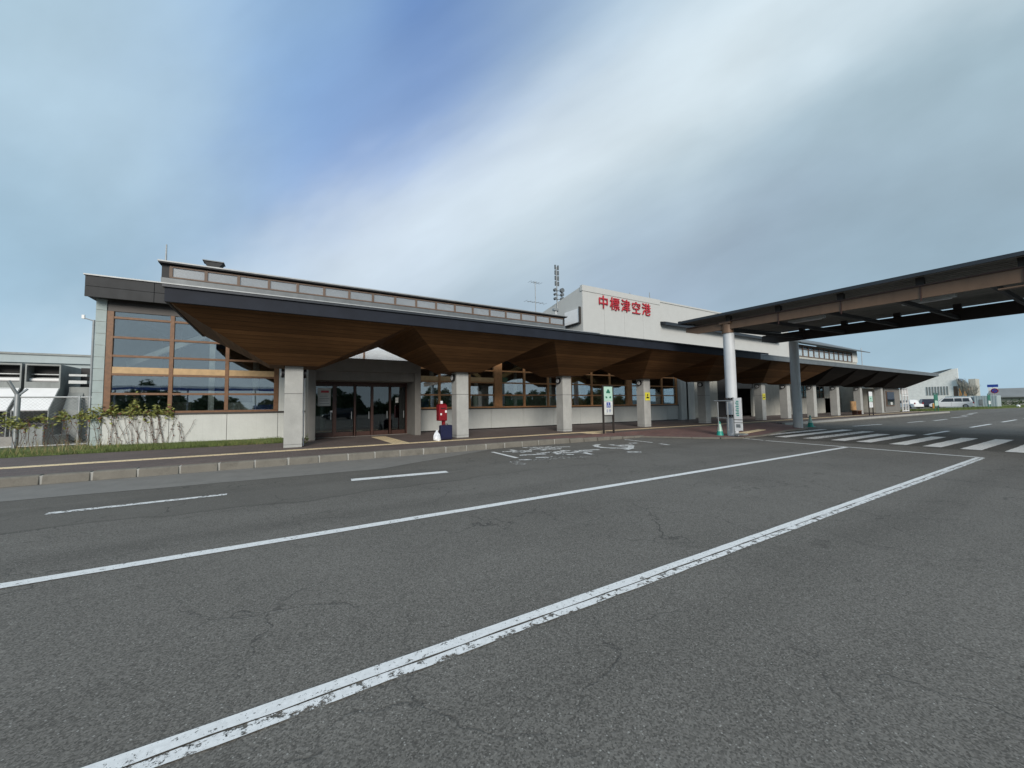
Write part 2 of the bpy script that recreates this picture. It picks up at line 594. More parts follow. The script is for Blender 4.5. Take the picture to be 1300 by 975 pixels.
MT['pale_green'] = plain('sign_pale_green', (.45, .66, .56), .4, var=.03)
MT['blue_sign'] = plain('sign_blue', (.02, .06, .32), .4)
MT['yellow'] = plain('sign_yellow', (.72, .66, .05), .45)
MT['post_red'] = plain('postbox_red', (.22, .005, .012), .35)
MT['case'] = plain('suitcase_blue', (.004, .007, .045), .5, var=.2, scale=12)
MT['bag'] = plain('plastic_bag', (.72, .76, .82), .3, var=.15, scale=14)
MT['leaf'] = plain('vine_leaf', (.24, .26, .07), .6, var=.5, scale=9)
MT['leaf_red'] = plain('vine_leaf_dry', (.15, .055, .03), .7, var=.5, scale=9)
MT['stem'] = plain('vine_stem', (.10, .06, .04), .8, var=.3, scale=9)
MT['tree_leaf'] = plain('tree_leaf', (.055, .085, .03), .7, var=.45, scale=.7)
MT['bark'] = plain('bark', (.10, .085, .07), .9, var=.3, scale=3)
MT['twig'] = plain('grey_twig', (.24, .24, .21), .9, var=.3, scale=3)
MT['car_white'] = plain('car_white', (.72, .73, .74), .25, var=.02, spec=.6)
MT['car_dark'] = plain('car_dark', (.025, .028, .045), .25, var=.02, spec=.6)
MT['car_glass'] = plain('car_glass', (.018, .02, .024), .08, var=.01, spec=.8)
MT['tyre'] = plain('tyre', (.02, .02, .02), .8)
MT['rim'] = plain('rim', (.4, .4, .41), .35, .7)
MT['hall_white'] = concrete('hall_wall', (.80, .81, .79), stain=.1)
MT['orange'] = plain('orange_panel', (.52, .24, .05), .6)
MT['hill'] = plain('far_hill', (.05, .08, .09), .9, var=.3, scale=.02)
MT['roof_far'] = plain('far_roof', (.22, .23, .23), .7, var=.12, scale=.3)
MT['purple'] = plain('sign_purple_red', (.20, .04, .10), .5)
MT['lamp_face'] = plain('lamp_lens', (.55, .57, .58), .25)
MT['stone'] = plain('plinth_stone', (.30, .29, .27), .8, var=.15)


# ------------------------------------------------------------------ mesh helpers
class MB:
    def __init__(s):
        s.v, s.f = [], []

    def box(s, x0, x1, y0, y1, z0, z1):
        b = len(s.v)
        s.v += [(x, y, z) for z in (z0, z1) for y in (y0, y1) for x in (x0, x1)]
        for q in ((0, 2, 3, 1), (4, 5, 7, 6), (0, 1, 5, 4), (2, 6, 7, 3), (0, 4, 6, 2), (1, 3, 7, 5)):
            s.f.append(tuple(b + i for i in q))
        return s

    def poly(s, pts):
        b = len(s.v)
        s.v += [tuple(p) for p in pts]
        s.f.append(tuple(range(b, b + len(pts))))
        return s

    def prism(s, pts, d):
        """closed outline pts (3-D) extruded by vector d"""
        b = len(s.v)
        n = len(pts)
        s.v += [tuple(p) for p in pts] + [tuple(Vector(p) + Vector(d)) for p in pts]
        s.f.append(tuple(range(b + n - 1, b - 1, -1)))
        s.f.append(tuple(range(b + n, b + 2 * n)))
        for i in range(n):
            j = (i + 1) % n
            s.f.append((b + i, b + j, b + n + j, b + n + i))
        return s

    def tube(s, a, c, r0, r1=None, n=10, cap=True):
        r1 = r0 if r1 is None else r1
        a, c = Vector(a), Vector(c)
        d = (c - a).normalized()
        u = d.cross(Vector((0, 0, 1)) if abs(d.z) < .95 else Vector((1, 0, 0))).normalized()
        w = d.cross(u)
        b = len(s.v)
        for p, r in ((a, r0), (c, r1)):
            for i in range(n):
                t = 2 * pi * i / n
                s.v.append(tuple(p + u * (r * cos(t)) + w * (r * sin(t))))
        for i in range(n):
            j = (i + 1) % n
            s.f.append((b + i, b + j, b + n + j, b + n + i))
        if cap:
            s.f.append(tuple(range(b + n - 1, b - 1, -1)))
            s.f.append(tuple(range(b + n, b + 2 * n)))
        return s

    def lathe(s, cx, cy, prof, n=16):
        b = len(s.v)
        for r, z in prof:
            for i in range(n):
                t = 2 * pi * i / n
                s.v.append((cx + r * cos(t), cy + r * sin(t), z))
        for k in range(len(prof) - 1):
            for i in range(n):
                j = (i + 1) % n
                s.f.append((b + k * n + i, b + k * n + j, b + (k + 1) * n + j, b + (k + 1) * n + i))
        s.f.append(tuple(range(b + n - 1, b - 1, -1)))
        s.f.append(tuple(range(b + (len(prof) - 1) * n, b + len(prof) * n)))
        return s


def mesh(name, mb, mat, off=(0, 0, 0), smooth=False, bevel=0):
    me = bpy.data.meshes.new(name)
    ox, oy, oz = off
    me.from_pydata([(x - ox, y - oy, z - oz) for x, y, z in mb.v], [], mb.f)
    bm = bmesh.new()
    bm.from_mesh(me)
    if len(mb.f) < 60000:
        bmesh.ops.recalc_face_normals(bm, faces=bm.faces)
    if bevel:
        es = [e for e in bm.edges if len(e.link_faces) == 2 and e.calc_face_angle(0) > .6]
        bmesh.ops.bevel(bm, geom=es, offset=bevel, segments=1, affect='EDGES')
    bm.to_mesh(me)
    bm.free()
    if smooth:
        for p in me.polygons:
            p.use_smooth = True
        try:
            me.set_sharp_from_angle(angle=radians(35))
        except Exception:
            pass
    me.materials.append(mat)
    return me


def org(p):
    """world origin of a parent (translation only)"""
    o = Vector((0, 0, 0))
    while p is not None:
        o += p.location
        p = p.parent
    return o


def obj(name, mb, mat, parent=None, smooth=False, bevel=0, kind=None):
    o = bpy.data.objects.new(name, mesh(name, mb, MT[mat], org(parent), smooth, bevel))
    COL.objects.link(o)
    if parent is not None:
        o.parent = parent
    if kind:
        o['kind'] = kind
    return o


def piece(name, me, loc, parent, rot=None):
    o = bpy.data.objects.new(name, me)
    COL.objects.link(o)
    o.parent = parent
    o.location = loc
    if rot:
        o.rotation_euler = rot
    return o


def tag(o, label, cat, group=None):
    o['label'] = label
    o['category'] = cat
    if group:
        o['group'] = group
    return o


def thing(name, loc, label, cat, group=None):
    o = bpy.data.objects.new(name, None)
    COL.objects.link(o)
    o.location = loc
    o.empty_display_size = .3
    return tag(o, label, cat, group)


def dup(o, parent=None):
    c = o.copy()
    COL.objects.link(c)
    c.parent = parent
    for ch in list(o.children):
        dup(ch, c)
    return c


def boxo(name, mat, parent, *b, **k):
    return obj(name, MB().box(*b), mat, parent, **k)


def structure(name, mb, mat, **k):
    return obj(name, mb, mat, None, kind='structure', **k)


# ------------------------------------------------------------------ ground, road, pavement
structure('ground', MB().poly([(-900, -900, -.06), (2500, -900, -.06), (2500, 1500, -.06), (-900, 1500, -.06)]), 'ground')
structure('road', MB().poly([(-60, -70, 0), (190, -70, 0), (190, 8, 0), (130, 9.5, 0), (112, 11, 0), (93, 13.4, 0),
                             (79, 14.4, 0), (70, 15.2, 0), (66, 12.15, 0), (-60, 12.15, 0)]), 'asphalt')
# pale concrete gutter strip
pts = []
for i in range(60):
    x = -14 + i * .36
    y = 10.2 - .33 * max(0, (x + 5) / 7) if x < 2 else 9.8 + (x - 2) * .5
    y = min(y, 12.0)
    pts.append((x, y + R.uniform(-.03, .03), .004))
structure('gutter', MB().poly(pts + [(pts[-1][0], 12.1, .004), (-14, 12.1, .004)]), 'gutter')

# kerb of separate concrete blocks
kerb = structure('kerb', MB().box(-14, 9.2, 12.04, 12.24, 0, .185).box(27.4, 66, 12.04, 12.24, 0, .185), 'mortar')
blk = MB()
blk.prism([(0, 0, 0), (0, -.02, .0), (0, .0, .17), (0, .03, .2), (0, .2, .2), (0, .2, 0)], (.70, 0, 0))
bme = mesh('kerb_block', blk, MT['kerb'], bevel=.008)
x = -13.94
while x < 65.5:
    if x < 13.9 or x > 27.4:
        sink = min(.13, max(0, x - 8.9) * .026)
        o = piece('kerb_block', bme, (x + R.uniform(-.006, .006), 12.02 + R.uniform(-.006, .006), R.uniform(-.006, .002) - sink), kerb)
        o.rotation_euler.z = R.uniform(-.004, .004)
    x += .745

SW = .2
sidewalk = structure('pavement', MB().box(-14, 9.0, 12.235, 13.0, 0, SW - .002).box(-14, 66, 13.0, 19.75, 0, SW)
                     .box(27.4, 66, 12.235, 13.0, 0, SW - .002).box(66, 74, 15.4, 19.75, 0, .12), 'paving')
# red brick apron sloping down to the crossing
ap = MB()
outer = [(9.0, 12.2), (14.0, 12.2), (14.6, 11.3), (15.2, 10.3), (15.9, 9.5), (16.8, 9.05), (18.5, 9.1), (20.5, 9.5), (22.5, 9.9), (24.6, 9.9), (26, 10.4), (27.2, 12.0)]
inner = [(9.0, 13.0), (13.905, 13.0), (15, 13.0), (16, 13.0), (17, 13.0), (18, 13.0), (19, 13.0), (21, 13.0), (23, 13.0), (25, 13.0), (26.3, 13.0), (27.395, 13.0)]
for i in range(len(outer) - 1):
    a, b, c, d = outer[i], outer[i + 1], inner[i + 1], inner[i]
    ap.poly([(*a, .198 if i == 0 else (.062 if i == 1 else .05)), (*b, .062 if i == 0 else .05), (*c, SW - .001), (*d, SW - .001)])
structure('crossing_apron', ap, 'paving_red')
ak = MB()
for i in range(1, len(outer) - 1):
    a, b = Vector((*outer[i], 0)), Vector((*outer[i + 1], 0))
    n_ = (b - a).cross(Vector((0, 0, 1))).normalized() * .14
    zb = .06
    ak.prism([tuple(a + n_), tuple(b + n_), tuple(b), tuple(a)], (0, 0, zb))
structure('apron_edge', ak, 'kerb', bevel=.01)

# yellow tactile line
tl = MB().box(-14, 16.4, 13.93, 14.27, SW, SW + .006).box(27.0, 65, 13.75, 14.05, SW, SW + .006)
tl.prism([(16.4, 13.93, SW), (27.0, 13.75, SW), (27.0, 14.05, SW), (16.4, 14.27, SW)], (0, 0, .006))
tl.box(3.5, 4.1, 14.28, 18.2, SW, SW + .006)
tl.box(12.0, 12.9, 13.05, 13.85, SW, SW + .006)
structure('tactile_line', tl, 'tactile')
tb = MB()
tb.prism([(17.6, 9.6, .075), (21.4, 10.3, .09), (21.4, 10.65, .10), (17.6, 9.95, .09)], (0, 0, .012))
structure('tactile_warning_strip', tb, 'tactile')
# painted markings
H4 = .004


def mark(name, pts, mat='paint', z=.008):
    return structure(name, MB().poly([(x, y, z) for x, y in pts]), mat)


def mline(name, x0, y0, x1, y1, w, mat='paint', z=.008, jit=.05):
    a, b = Vector((x0, y0)), Vector((x1, y1))
    d = (b - a).normalized()
    n_ = Vector((-d.y, d.x)) * w / 2
    nseg = max(1, int((b - a).length / .25))
    lo, hi = [], []
    for i in range(nseg + 1):
        p = a.lerp(b, i / nseg)
        lo.append(p - n_ * (1 + R.uniform(-jit, jit * .5)))
        hi.append(p + n_ * (1 + R.uniform(-jit, jit) * (1 if jit < .1 or w < .075 else .2)))
    return mark(name, [(p.x, p.y) for p in lo] + [(p.x, p.y) for p in reversed(hi)], mat, z)


mline('lane_line', -12, 5.23, 15.95, 5.22, .15)
mline('edge_line', -6, 2.352, 15.5, 2.385, .086, jit=.22)
mline('edge_line', -6, 2.264, 15.35, 2.295, .072, 'paint_worn', jit=.22)
mline('stop_line', 15.5, 2.30, 16.35, 7.9, .14)
mline('stop_line', 16.40, 8.0, 16.75, 9.0, .14, 'paint_worn')
mline('lane_dash', -2.95, 8.52, -.80, 8.56, .15, 'paint_worn')
mline('lane_dash', 1.28, 8.70, 3.32, 8.48, .26)
for x0, x1, y in [(23.9, 27.6, 5.13), (31.9, 36.9, 5.1), (40.4, 45.6, 5.11), (49, 54, 5.1), (58, 63, 5.1), (67, 72, 5.1)]:
    mline('lane_dash', x0, y, x1, y, .16)
for x0, y0, x1, y1 in [(36.5, 8.6, 39.6, 8.5), (40.8, 8.25, 44.5, 8.3), (48, 8.7, 53, 8.6), (55, 9.3, 60, 9.4), (62, 10, 68, 10.3), (29.5, 9.3, 33, 9.0)]:
    mline('lane_dash', x0, y0, x1, y1, .2, 'paint_worn')
# crossing stripes
zs = [(18.7, 25.2, 9.22, .36, 'paint_worn'), (18.45, 25.6, 8.32, .45, 'paint'), (18.45, 24.9, 7.27, .45, 'paint_worn'), (18.35, 23.3, 6.30, .45, 'paint'),
      (18.3, 23.6, 5.52, .42, 'paint'), (18.05, 23.0, 4.55, .43, 'paint'), (17.95, 23.0, 3.72, .42, 'paint'),
      (17.75, 23.0, 2.88, .43, 'paint'), (17.7, 23.0, 2.02, .43, 'paint'), (17.7, 23.0, 1.15, .43, 'paint'), (17.7, 23.0, .3, .43, 'paint'), (17.7, 23, -.55, .43, 'paint')]
for x0, x1, y, w, m_ in zs:
    mline('crossing_stripe', x0, y, x1, y, w, m_)
mline('edge_line', 19.7, 1.35, 20.2, 1.2, .1, 'paint_worn')

# disabled parking bay marks by the kerb
mline('bay_line', 5.97, 11.24, 5.85, 9.5, .13)
mline('bay_line', 12.62, 11.7, 12.42, 10.1, .13, 'paint_worn')
mline('bay_line', 12.28, 9.65, 12.14, 9.15, .15, 'paint_worn')
ws = MB()


def stroke(mb, pts, w, z=.009):
    for a, b in zip(pts[:-1], pts[1:]):
        a, b = Vector(a), Vector(b)
        d = (b - a).normalized()
        a2, b2 = a - d * w * .3, b + d * w * .3
        n_ = Vector((-d.y, d.x)) * w / 2
        z += .0004
        mb.poly([(*(a2 - n_), z), (*(b2 - n_), z), (*(b2 + n_), z), (*(a2 + n_), z)])


# worn lettering, three big characters
for st in [[(6.3, 11.05), (7.15, 10.75)], [(6.75, 11.35), (6.7, 10.5)], [(6.5, 10.75), (7.0, 10.55)],
           [(7.5, 11.7), (8.9, 10.9)], [(7.6, 11.3), (8.4, 10.75)], [(7.35, 11.05), (8.2, 10.55)], [(7.7, 11.7), (7.6, 10.6)], [(8.4, 11.4), (8.2, 10.6)],
           [(6.27, 9.95), (6.98, 9.75)], [(6.95, 10.0), (8.0, 9.95)], [(7.3, 9.5), (7.6, 9.15)], [(7.45, 10.05), (7.4, 9.3)],
           [(8.0, 10.15), (8.6, 9.4)], [(8.2, 9.9), (8.1, 8.85)], [(8.5, 9.8), (9.1, 9.6)], [(6.35, 9.2), (6.62, 9.1)], [(5.72, 9.1), (5.95, 8.98)], [(7.6, 9.7), (8.3, 9.3)]]:
    stroke(ws, st, .17)
obj('worn_lettering', ws, 'paint_worn', None, kind='structure')
wf = MB()
for st in [[(6.8, 9.1), (7.3, 8.65)], [(5.4, 8.9), (5.3, 8.4)], [(6.0, 8.9), (7.6, 8.5)]]:
    stroke(wf, st, .3)
obj('faint_lettering', wf, 'paint_faint', None, kind='structure')
wc = MB()
arc = [(10.3, 10.85), (9.95, 10.65), (9.72, 10.3), (9.66, 9.95), (9.8, 9.65), (10.05, 9.4), (10.35, 9.35)]
stroke(wc, arc, .2)
for st in [[(10.6, 10.5), (10.5, 9.9), (10.9, 9.75)], [(10.55, 10.2), (11.1, 10.0)], [(10.9, 9.8), (10.2, 9.2), (9.9, 9.1)], [(11.55, 10.45), (11.8, 10.35)], [(9.4, 8.55), (9.65, 8.35)]]:
    stroke(wc, st, .2)
obj('wheelchair_symbol', wc, 'paint_worn', None, kind='structure')

# ------------------------------------------------------------------ terminal building
T = thing('terminal_building', (0, 21, 0), 'long low terminal with timber-framed glass front and dark roof edge above a white base wall', 'building')
WY = 19.8
ZB, ZS, ZT = .2, 1.36, 5.47
# shell
boxo('side_wall', 'block', T, -5.9, -5.62, WY + .5, 33, 0, 5.9)
boxo('rear_wall', 'interior', T, -5.6, 62, 27.6, 27.8, 0, 5.9)
boxo('interior_floor', 'int_floor', T, -5.6, 62, WY + .25, 27.6, .05, .24)
obj('ceiling', MB().prism([(-5.6, WY + .3, 5.62), (-5.6, 27.6, 5.62), (-5.6, 27.6, 5.75), (-5.6, WY + .3, 5.75)], (67, 0, 0)), 'interior', T)
# corner pier of separate blocks
pb = mesh('block', MB().box(0, .29, 0, .5, 0, .425), MT['block'], bevel=.006)
boxo('pier_core', 'mortar', T, -5.88, -5.61, WY + .02, WY + .48, 0, 5.72)
for i in range(13):
    piece('block', pb, (-5.905 - 0, WY - 21 + R.uniform(0, .006), i * .4375 + .02), T)
# base wall panels
boxo('base_wall_core', 'sill', T, -5.6, 1.0, WY + .06, WY + .2, 0, ZS)
boxo('base_wall_core', 'sill', T, 5.95, 27.6, WY + .06, WY + .2, 0, ZS)
xs_l = [-5.6, -3.74, -1.92, -.12, .98]
for a, b in zip(xs_l[:-1], xs_l[1:]):
    boxo('wall_panel', 'wall_white', T, a + .008, b - .008, WY - .04, WY + .06, ZB - .1, ZS)
xs_r = [5.97, 8.2, 10.45, 12.7, 14.95, 17.2, 19.45, 21.7, 23.95, 26.2, 27.55]
for a, b in zip(xs_r[:-1], xs_r[1:]):
    boxo('wall_panel', 'wall_white', T, a + .008, b - .008, WY - .04, WY + .06, ZB + .06, ZS)
boxo('sill', 'sill', T, -5.62, 1.0, WY - .1, WY + .12, ZS, ZS + .06)
boxo('sill', 'sill', T, 5.9, 28.0, WY - .1, WY + .12, ZS, ZS + .06)

RAILS = [2.16, 2.885, 3.58, 4.28, 5.02]


def window_wall(xs, big, ztop=ZT, rails=RAILS, y=WY, beam_to=None, tm='timber'):
    f = MB()
    f.box(xs[0] - .08, xs[-1] + .08, y - .02, y + .1, ZS + .06, ZS + .14)
    w = obj('window', f, tm, T)
    obj('head', MB().box(xs[0] - .08, xs[-1] + .08, y - .02, y + .1, ztop - .22, ztop + .2), 'sill', w)  # coloured dark for the shade under the roof edge
    for i, x_ in enumerate(xs):
        h = .25 if x_ in big else (.09 if i in (0, len(xs) - 1) else .065)
        obj('post' if x_ in big else 'mullion', MB().box(x_ - h, x_ + h, y - (.10 if x_ in big else .035), y + .12, ZS + .14, ztop - .22), tm, w, bevel=.006)
    zz = [ZS + .14] + rails + [ztop - .22]
    for a, b in zip(xs[:-1], xs[1:]):
        ha = .25 if a in big else .065
        hb = .25 if b in big else .065
        for k, r_ in enumerate(rails):
            obj('rail', MB().box(a + ha, b - hb, y - .025, y + .09, r_ - .04, r_ + .04), tm, w)
        for z0, z1 in zip(zz[:-1], zz[1:]):
            obj('pane', MB().box(a + ha - .01, b - hb + .01, y + .03 + R.uniform(-.004, .004), y + .042, z0, z1), 'glass', w)
    if beam_to is not None:
        for a, b in zip(xs[:-1], xs[1:]):
            if a < beam_to:
                obj('beam', MB().box(a + (.25 if a in big else .065), b - (.25 if b in big else .065), y - .012, y + .028, 2.93, 3.17), 'glulam', w)
    return w


window_wall([-5.5, -3.74, -1.96, -.20], [], beam_to=9)
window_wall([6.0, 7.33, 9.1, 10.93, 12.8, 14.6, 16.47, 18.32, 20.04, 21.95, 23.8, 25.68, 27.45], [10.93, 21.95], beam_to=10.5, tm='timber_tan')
# wall bits beside and above the entrance
boxo('wall_panel', 'wall_white', T, -.1, .96, WY - .02, WY + .1, ZS + .07, 5.5)
wp = obj('window', MB().box(.97, 5.9, WY - .02, WY + .1, ZT, ZT + .2), 'timber', T)
obj('pane', MB().box(.97, 3.43, WY + .03, WY + .042, 3.5, ZT), 'cler_glass', wp)
obj('pane', MB().box(3.47, 5.9, WY + .03, WY + .042, 3.5, ZT), 'cler_glass', wp)
obj('mullion', MB().box(3.42, 3.48, WY - .01, WY + .09, 3.5, ZT), 'timber', wp)
obj('pale_backing', MB().box(.97, 5.9, WY + .06, WY + .07, 3.4, ZT), 'white', wp)  # white sheet giving these panes a painted pale sky reflection
# roof edge
roofm = MB()
roofm.prism([(-6.05, 19.35, 5.66), (-6.05, 27.9, 5.80), (-6.05, 27.9, 7.3), (-6.05, 21.6, 7.02), (-6.05, 19.35, 6.38)], (24.75, 0, 0))
roof = obj('roof', roofm, 'fascia', T)
fm1 = mesh('fascia_panel', MB().box(0, 1.84, -.05, 0, 0, .375), MT['fascia'], bevel=.004)
for i in range(13):
    for k in range(2):
        piece('fascia_panel', fm1, (-6.06 + i * 1.853, 19.34 - 21, 5.62 + k * .385), roof)
boxo('flashing', 'flash', roof, -6.1, 18.7, 19.24, 19.42, 6.385, 6.43)
# clerestory
CY = 21.6
obj('clerestory_wall', MB().box(-4.52, 17.55, CY + .06, 26.5, 7.03, 7.84), 'fascia', T)
cw = obj('clerestory_window', MB().box(-4.25, 17.4, CY - .01, CY + .055, 7.26, 7.32).box(-4.25, 17.4, CY - .01, CY + .055, 7.72, 7.78), 'mull', T)
pane_m = mesh('pane', MB().box(0, 1.12, 0, .02, 0, .41), MT['cler_glass'])
bl_m = mesh('pale_backing', MB().box(0, 1.12, 0, .01, 0, .41), MT['pale_backing'])
mu_m = mesh('mullion', MB().box(-.055, .055, 0, .07, 0, .41), MT['mull'])
for i in range(18):
    x_ = -4.20 + i * 1.2
    piece('mullion', mu_m, (x_, CY - 21 - .015, 7.315), cw)
    if i < 18 and x_ + 1.2 < 17.6:
        piece('pane', pane_m, (x_ + .04, CY - 21 + .005, 7.315), cw)
        piece('pale_backing', bl_m, (x_ + .04, CY - 21 + .04, 7.315), cw)
boxo('clerestory_roof', 'fascia', T, -4.6, 17.65, CY - .16, 26.7, 7.845, 7.93)
boxo('flashing', 'flash', T, -4.62, 17.67, CY - .18, CY - .12, 7.90, 7.955)
boxo('cladding_strip', 'grey_metal', T, -4.52, 17.55, CY - .02, CY + .05, 7.02, 7.24)
# interior timber and furniture glimpsed through the glass
for xa, xb, za, zb in [(-5.3, -2.6, 3.25, 4.75), (-2.6, 1.0, 4.75, 2.9), (6.0, 9.0, 4.8, 3.2)]:
    obj('interior_brace', MB().prism([(xa, 20.9, za), (xb, 20.9, zb), (xb, 20.9, zb + .24), (xa, 20.9, za + .24)], (0, .18, 0)), 'int_white', T)
boxo('interior_post', 'int_white', T, -2.7, -2.5, 20.9, 21.1, .24, 4.7)
for xa, xb, za, zb in [ (8.0, 11.5, 5.4, 3.3), (12.5, 16.5, 3.1, 5.0), (18.5, 22.0, 5.2, 3.2)]:
    obj('interior_brace', MB().prism([(xa, 23.2, za), (xb, 23.2, zb), (xb, 23.2, zb + .3), (xa, 23.2, za + .3)], (0, .2, 0)), 'glulam', T)
for xa, xb, za, zb, m_, yy in [(7.5, 8.7, .24, 2.0, 'int_warm', 23), (8.9, 9.3, .24, 2.1, 'int_white', 22.4), (12.0, 12.9, .24, 3.4, 'int_green', 22),
                               (12.9, 16.5, .24, 2.0, 'int_green', 25), (15.5, 17, .24, 2.4, 'int_white', 26), (19.0, 21.6, .24, 5.0, 'int_warm', 24),
                               (23.5, 27.0, .24, 4.5, 'int_warm', 25), (17.0, 18.6, .24, 2.1, 'int_green', 23), (-5.2, -3.6, .24, 1.9, 'interior', 23),
                               (-2.6, -1.4, .24, 1.9, 'int_white', 25.5), (-1.2, -.3, .24, 1.75, 'int_blue', 23.5), (6.2, 7.2, .24, 2.0, 'int_blue', 21.2)]:
    boxo('counter', m_, T, xa, xb, yy, yy + .5, za, zb)
for i in range(10):
    xx = -4.5 + i * 3.3
    obj('interior_column', MB().tube((xx, 25, .24), (xx, 25, 5.6), .15, n=10), 'int_white', T, smooth=True)

# entrance portal
portal = obj('portal', MB().box(.94, 5.66, 17.80, WY, 3.10, 3.68), 'pier', T, bevel=.01)
boxo('pier', 'pier', T, .94, 1.22, 17.78, 19.15, ZB, 3.10, bevel=.01)
boxo('pier', 'pier', T, 5.38, 5.66, 17.78, 19.15, ZB, 3.10, bevel=.01)
boxo('lintel', 'pier', T, 1.22, 5.38, 17.95, 19.1, 2.72, 3.10, bevel=.01)
boxo('portal_side_wall', 'pier', T, .94, 1.22, 19.15, WY + .1, ZB, 3.10)
boxo('portal_side_wall', 'pier', T, 5.38, 5.95, 19.15, WY + .1, ZB, 3.10)
boxo('portal_plinth', 'stone', T, 5.66, 5.95, 19.0, 19.15, ZB, 3.10)
DX = [1.24, 2.08, 2.95, 3.72, 4.56, 5.36]
dy = 19.2
df = obj('door_frame', MB().box(1.22, 5.38, dy - .05, dy + .1, 2.62, 2.72), 'door_wood', T)
for i, x_ in enumerate(DX):
    h = [.04, .08, .035, .06, .035, .04][i]
    obj('stile', MB().box(x_ - h, x_ + h, dy - .06, dy + .09, ZB, 2.62), 'door_wood', df, bevel=.005)
for i, (a, b) in enumerate(zip(DX[:-1], DX[1:])):
    d = obj('door', MB().box(a + .08, b - .08, dy - .02, dy + .05, ZB + .02, ZB + .22).box(a + .08, b - .08, dy - .02, dy + .05, 2.52, 2.62), 'door_wood', T)
    obj('pane', MB().box(a + .07, b - .07, dy, dy + .012, ZB + .22, 2.52), 'glass_dark', d)
    obj('handle', MB().box(b - .16, b - .13, dy - .06, dy - .03, 1.0, 1.35), 'steel', d)
boxo('door_threshold', 'stone', T, 1.22, 5.38, 19.05, 19.3, ZB - .05, ZB + .012)
ntc = thing('door_notice', (1.66, 19.17, 1.9), 'white notice with a red heading on the leftmost entrance door pane', 'poster')
boxo('paper', 'int_white', ntc, 1.40, 1.92, 19.165, 19.172, 1.62, 2.42)
boxo('heading', 'red', ntc, 1.52, 1.84, 19.158, 19.164, 2.22, 2.32)
for k in range(4):
    boxo('text_line', 'steel', ntc, 1.46, 1.86 - .05 * (k % 2), 19.158, 19.164, 1.72 + k * .11, 1.75 + k * .11)
n2 = thing('door_notice', (4.9, 19.17, 1.9), 'small white notice on the rightmost entrance door pane', 'poster')
boxo('paper', 'int_white', n2, 4.82, 4.96, 19.165, 19.172, 1.75, 2.0)
boxo('text_line', 'steel', n2, 4.84, 4.94, 19.158, 19.164, 1.86, 1.88)
n3 = thing('door_sticker', (1.95, 19.17, 1.36), 'small bright white sticker low on the leftmost entrance door', 'sticker')
boxo('paper', 'white', n3, 1.90, 2.02, 19.160, 19.164, 1.33, 1.41)

# plain walls of the far half
FW = MB()
FW.box(27.6, 28.0, WY - .3, WY + .2, .15, 5.6)
FW.box(28.0, 30.0, WY + .1, WY + .3, .15, 5.6)
obj('wall', FW, 'wall_white', T)
boxo('recess_wall', 'stained', T, 28.9, 35.2, 21.0, 21.2, .15, 5.6)
boxo('recess_wall', 'stained', T, 28.9, 29.1, 19.9, 21.0, .15, 5.6)
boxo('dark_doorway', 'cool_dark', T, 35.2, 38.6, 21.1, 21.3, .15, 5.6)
boxo('door_lintel', 'pier', T, 35.0, 39.0, 19.7, 20.0, 2.85, 3.35)
obj('wall', MB().box(38.8, 48.0, WY - .1, WY + .1, .15, 5.6), 'stained', T)
obj('wall', MB().box(48.0, 56.8, WY - .1, WY + .1, .15, 1.9).box(48, 56.8, WY - .1, WY + .1, 4.0, 5.6).box(50.4, 51.5, WY - .1, WY + .1, 1.9, 4.0), 'stained', T)
for xa, xb in [(48.0, 50.4), (51.5, 54.6)]:
    w_ = obj('window', MB().box(xa, xb, WY - .04, WY + .04, 1.9, 1.98), 'mull', T)
    obj('head', MB().box(xa, xb, WY - .04, WY + .04, 3.92, 4.0), 'mull', w_)
    for i in range(4):
        obj('mullion', MB().box(xa + i * (xb - xa) / 3 - .05, xa + i * (xb - xa) / 3 + .05, WY - .05, WY + .04, 1.98, 3.92), 'mull', w_)
    for z_ in (2.6, 3.3):
        obj('rail', MB().box(xa, xb, WY - .045, WY + .035, z_ - .04, z_ + .04), 'mull', w_)
    obj('pane', MB().box(xa, xb, WY, WY + .01, 1.98, 3.92), 'glass_dark', w_)
obj('wall', MB().box(54.6, 60.0, WY - .1, WY + .1, 1.9, 5.6).box(54.6, 60, WY - .1, WY + .1, .15, 1.9), 'stained', T)
boxo('shutter_door', 'sill', T, 60.4, 63.6, 18.5, 18.6, .15, 2.9)
boxo('wall', 'stained', T, 59.2, 60.4, 18.4, 19.9, .15, 4.2)
boxo('wall', 'stained', T, 60.4, 72.0, 19.2, 19.4, .15, 4.2)
boxo('far_wall', 'wall_white', T, 71.8, 72.0, 19.4, 27.8, .15, 5.8)
boxo('upper_far_wall', 'stained', T, 60.0, 72.0, WY, WY + .2, 4.0, 5.8)
boxo('orange_door', 'orange', T, 66.8, 68.6, 19.05, 19.15, .2, 2.6)
boxo('flat_roof', 'grey_metal', T, 18.8, 72.2, 19.4, 27.9, 5.6, 5.8)

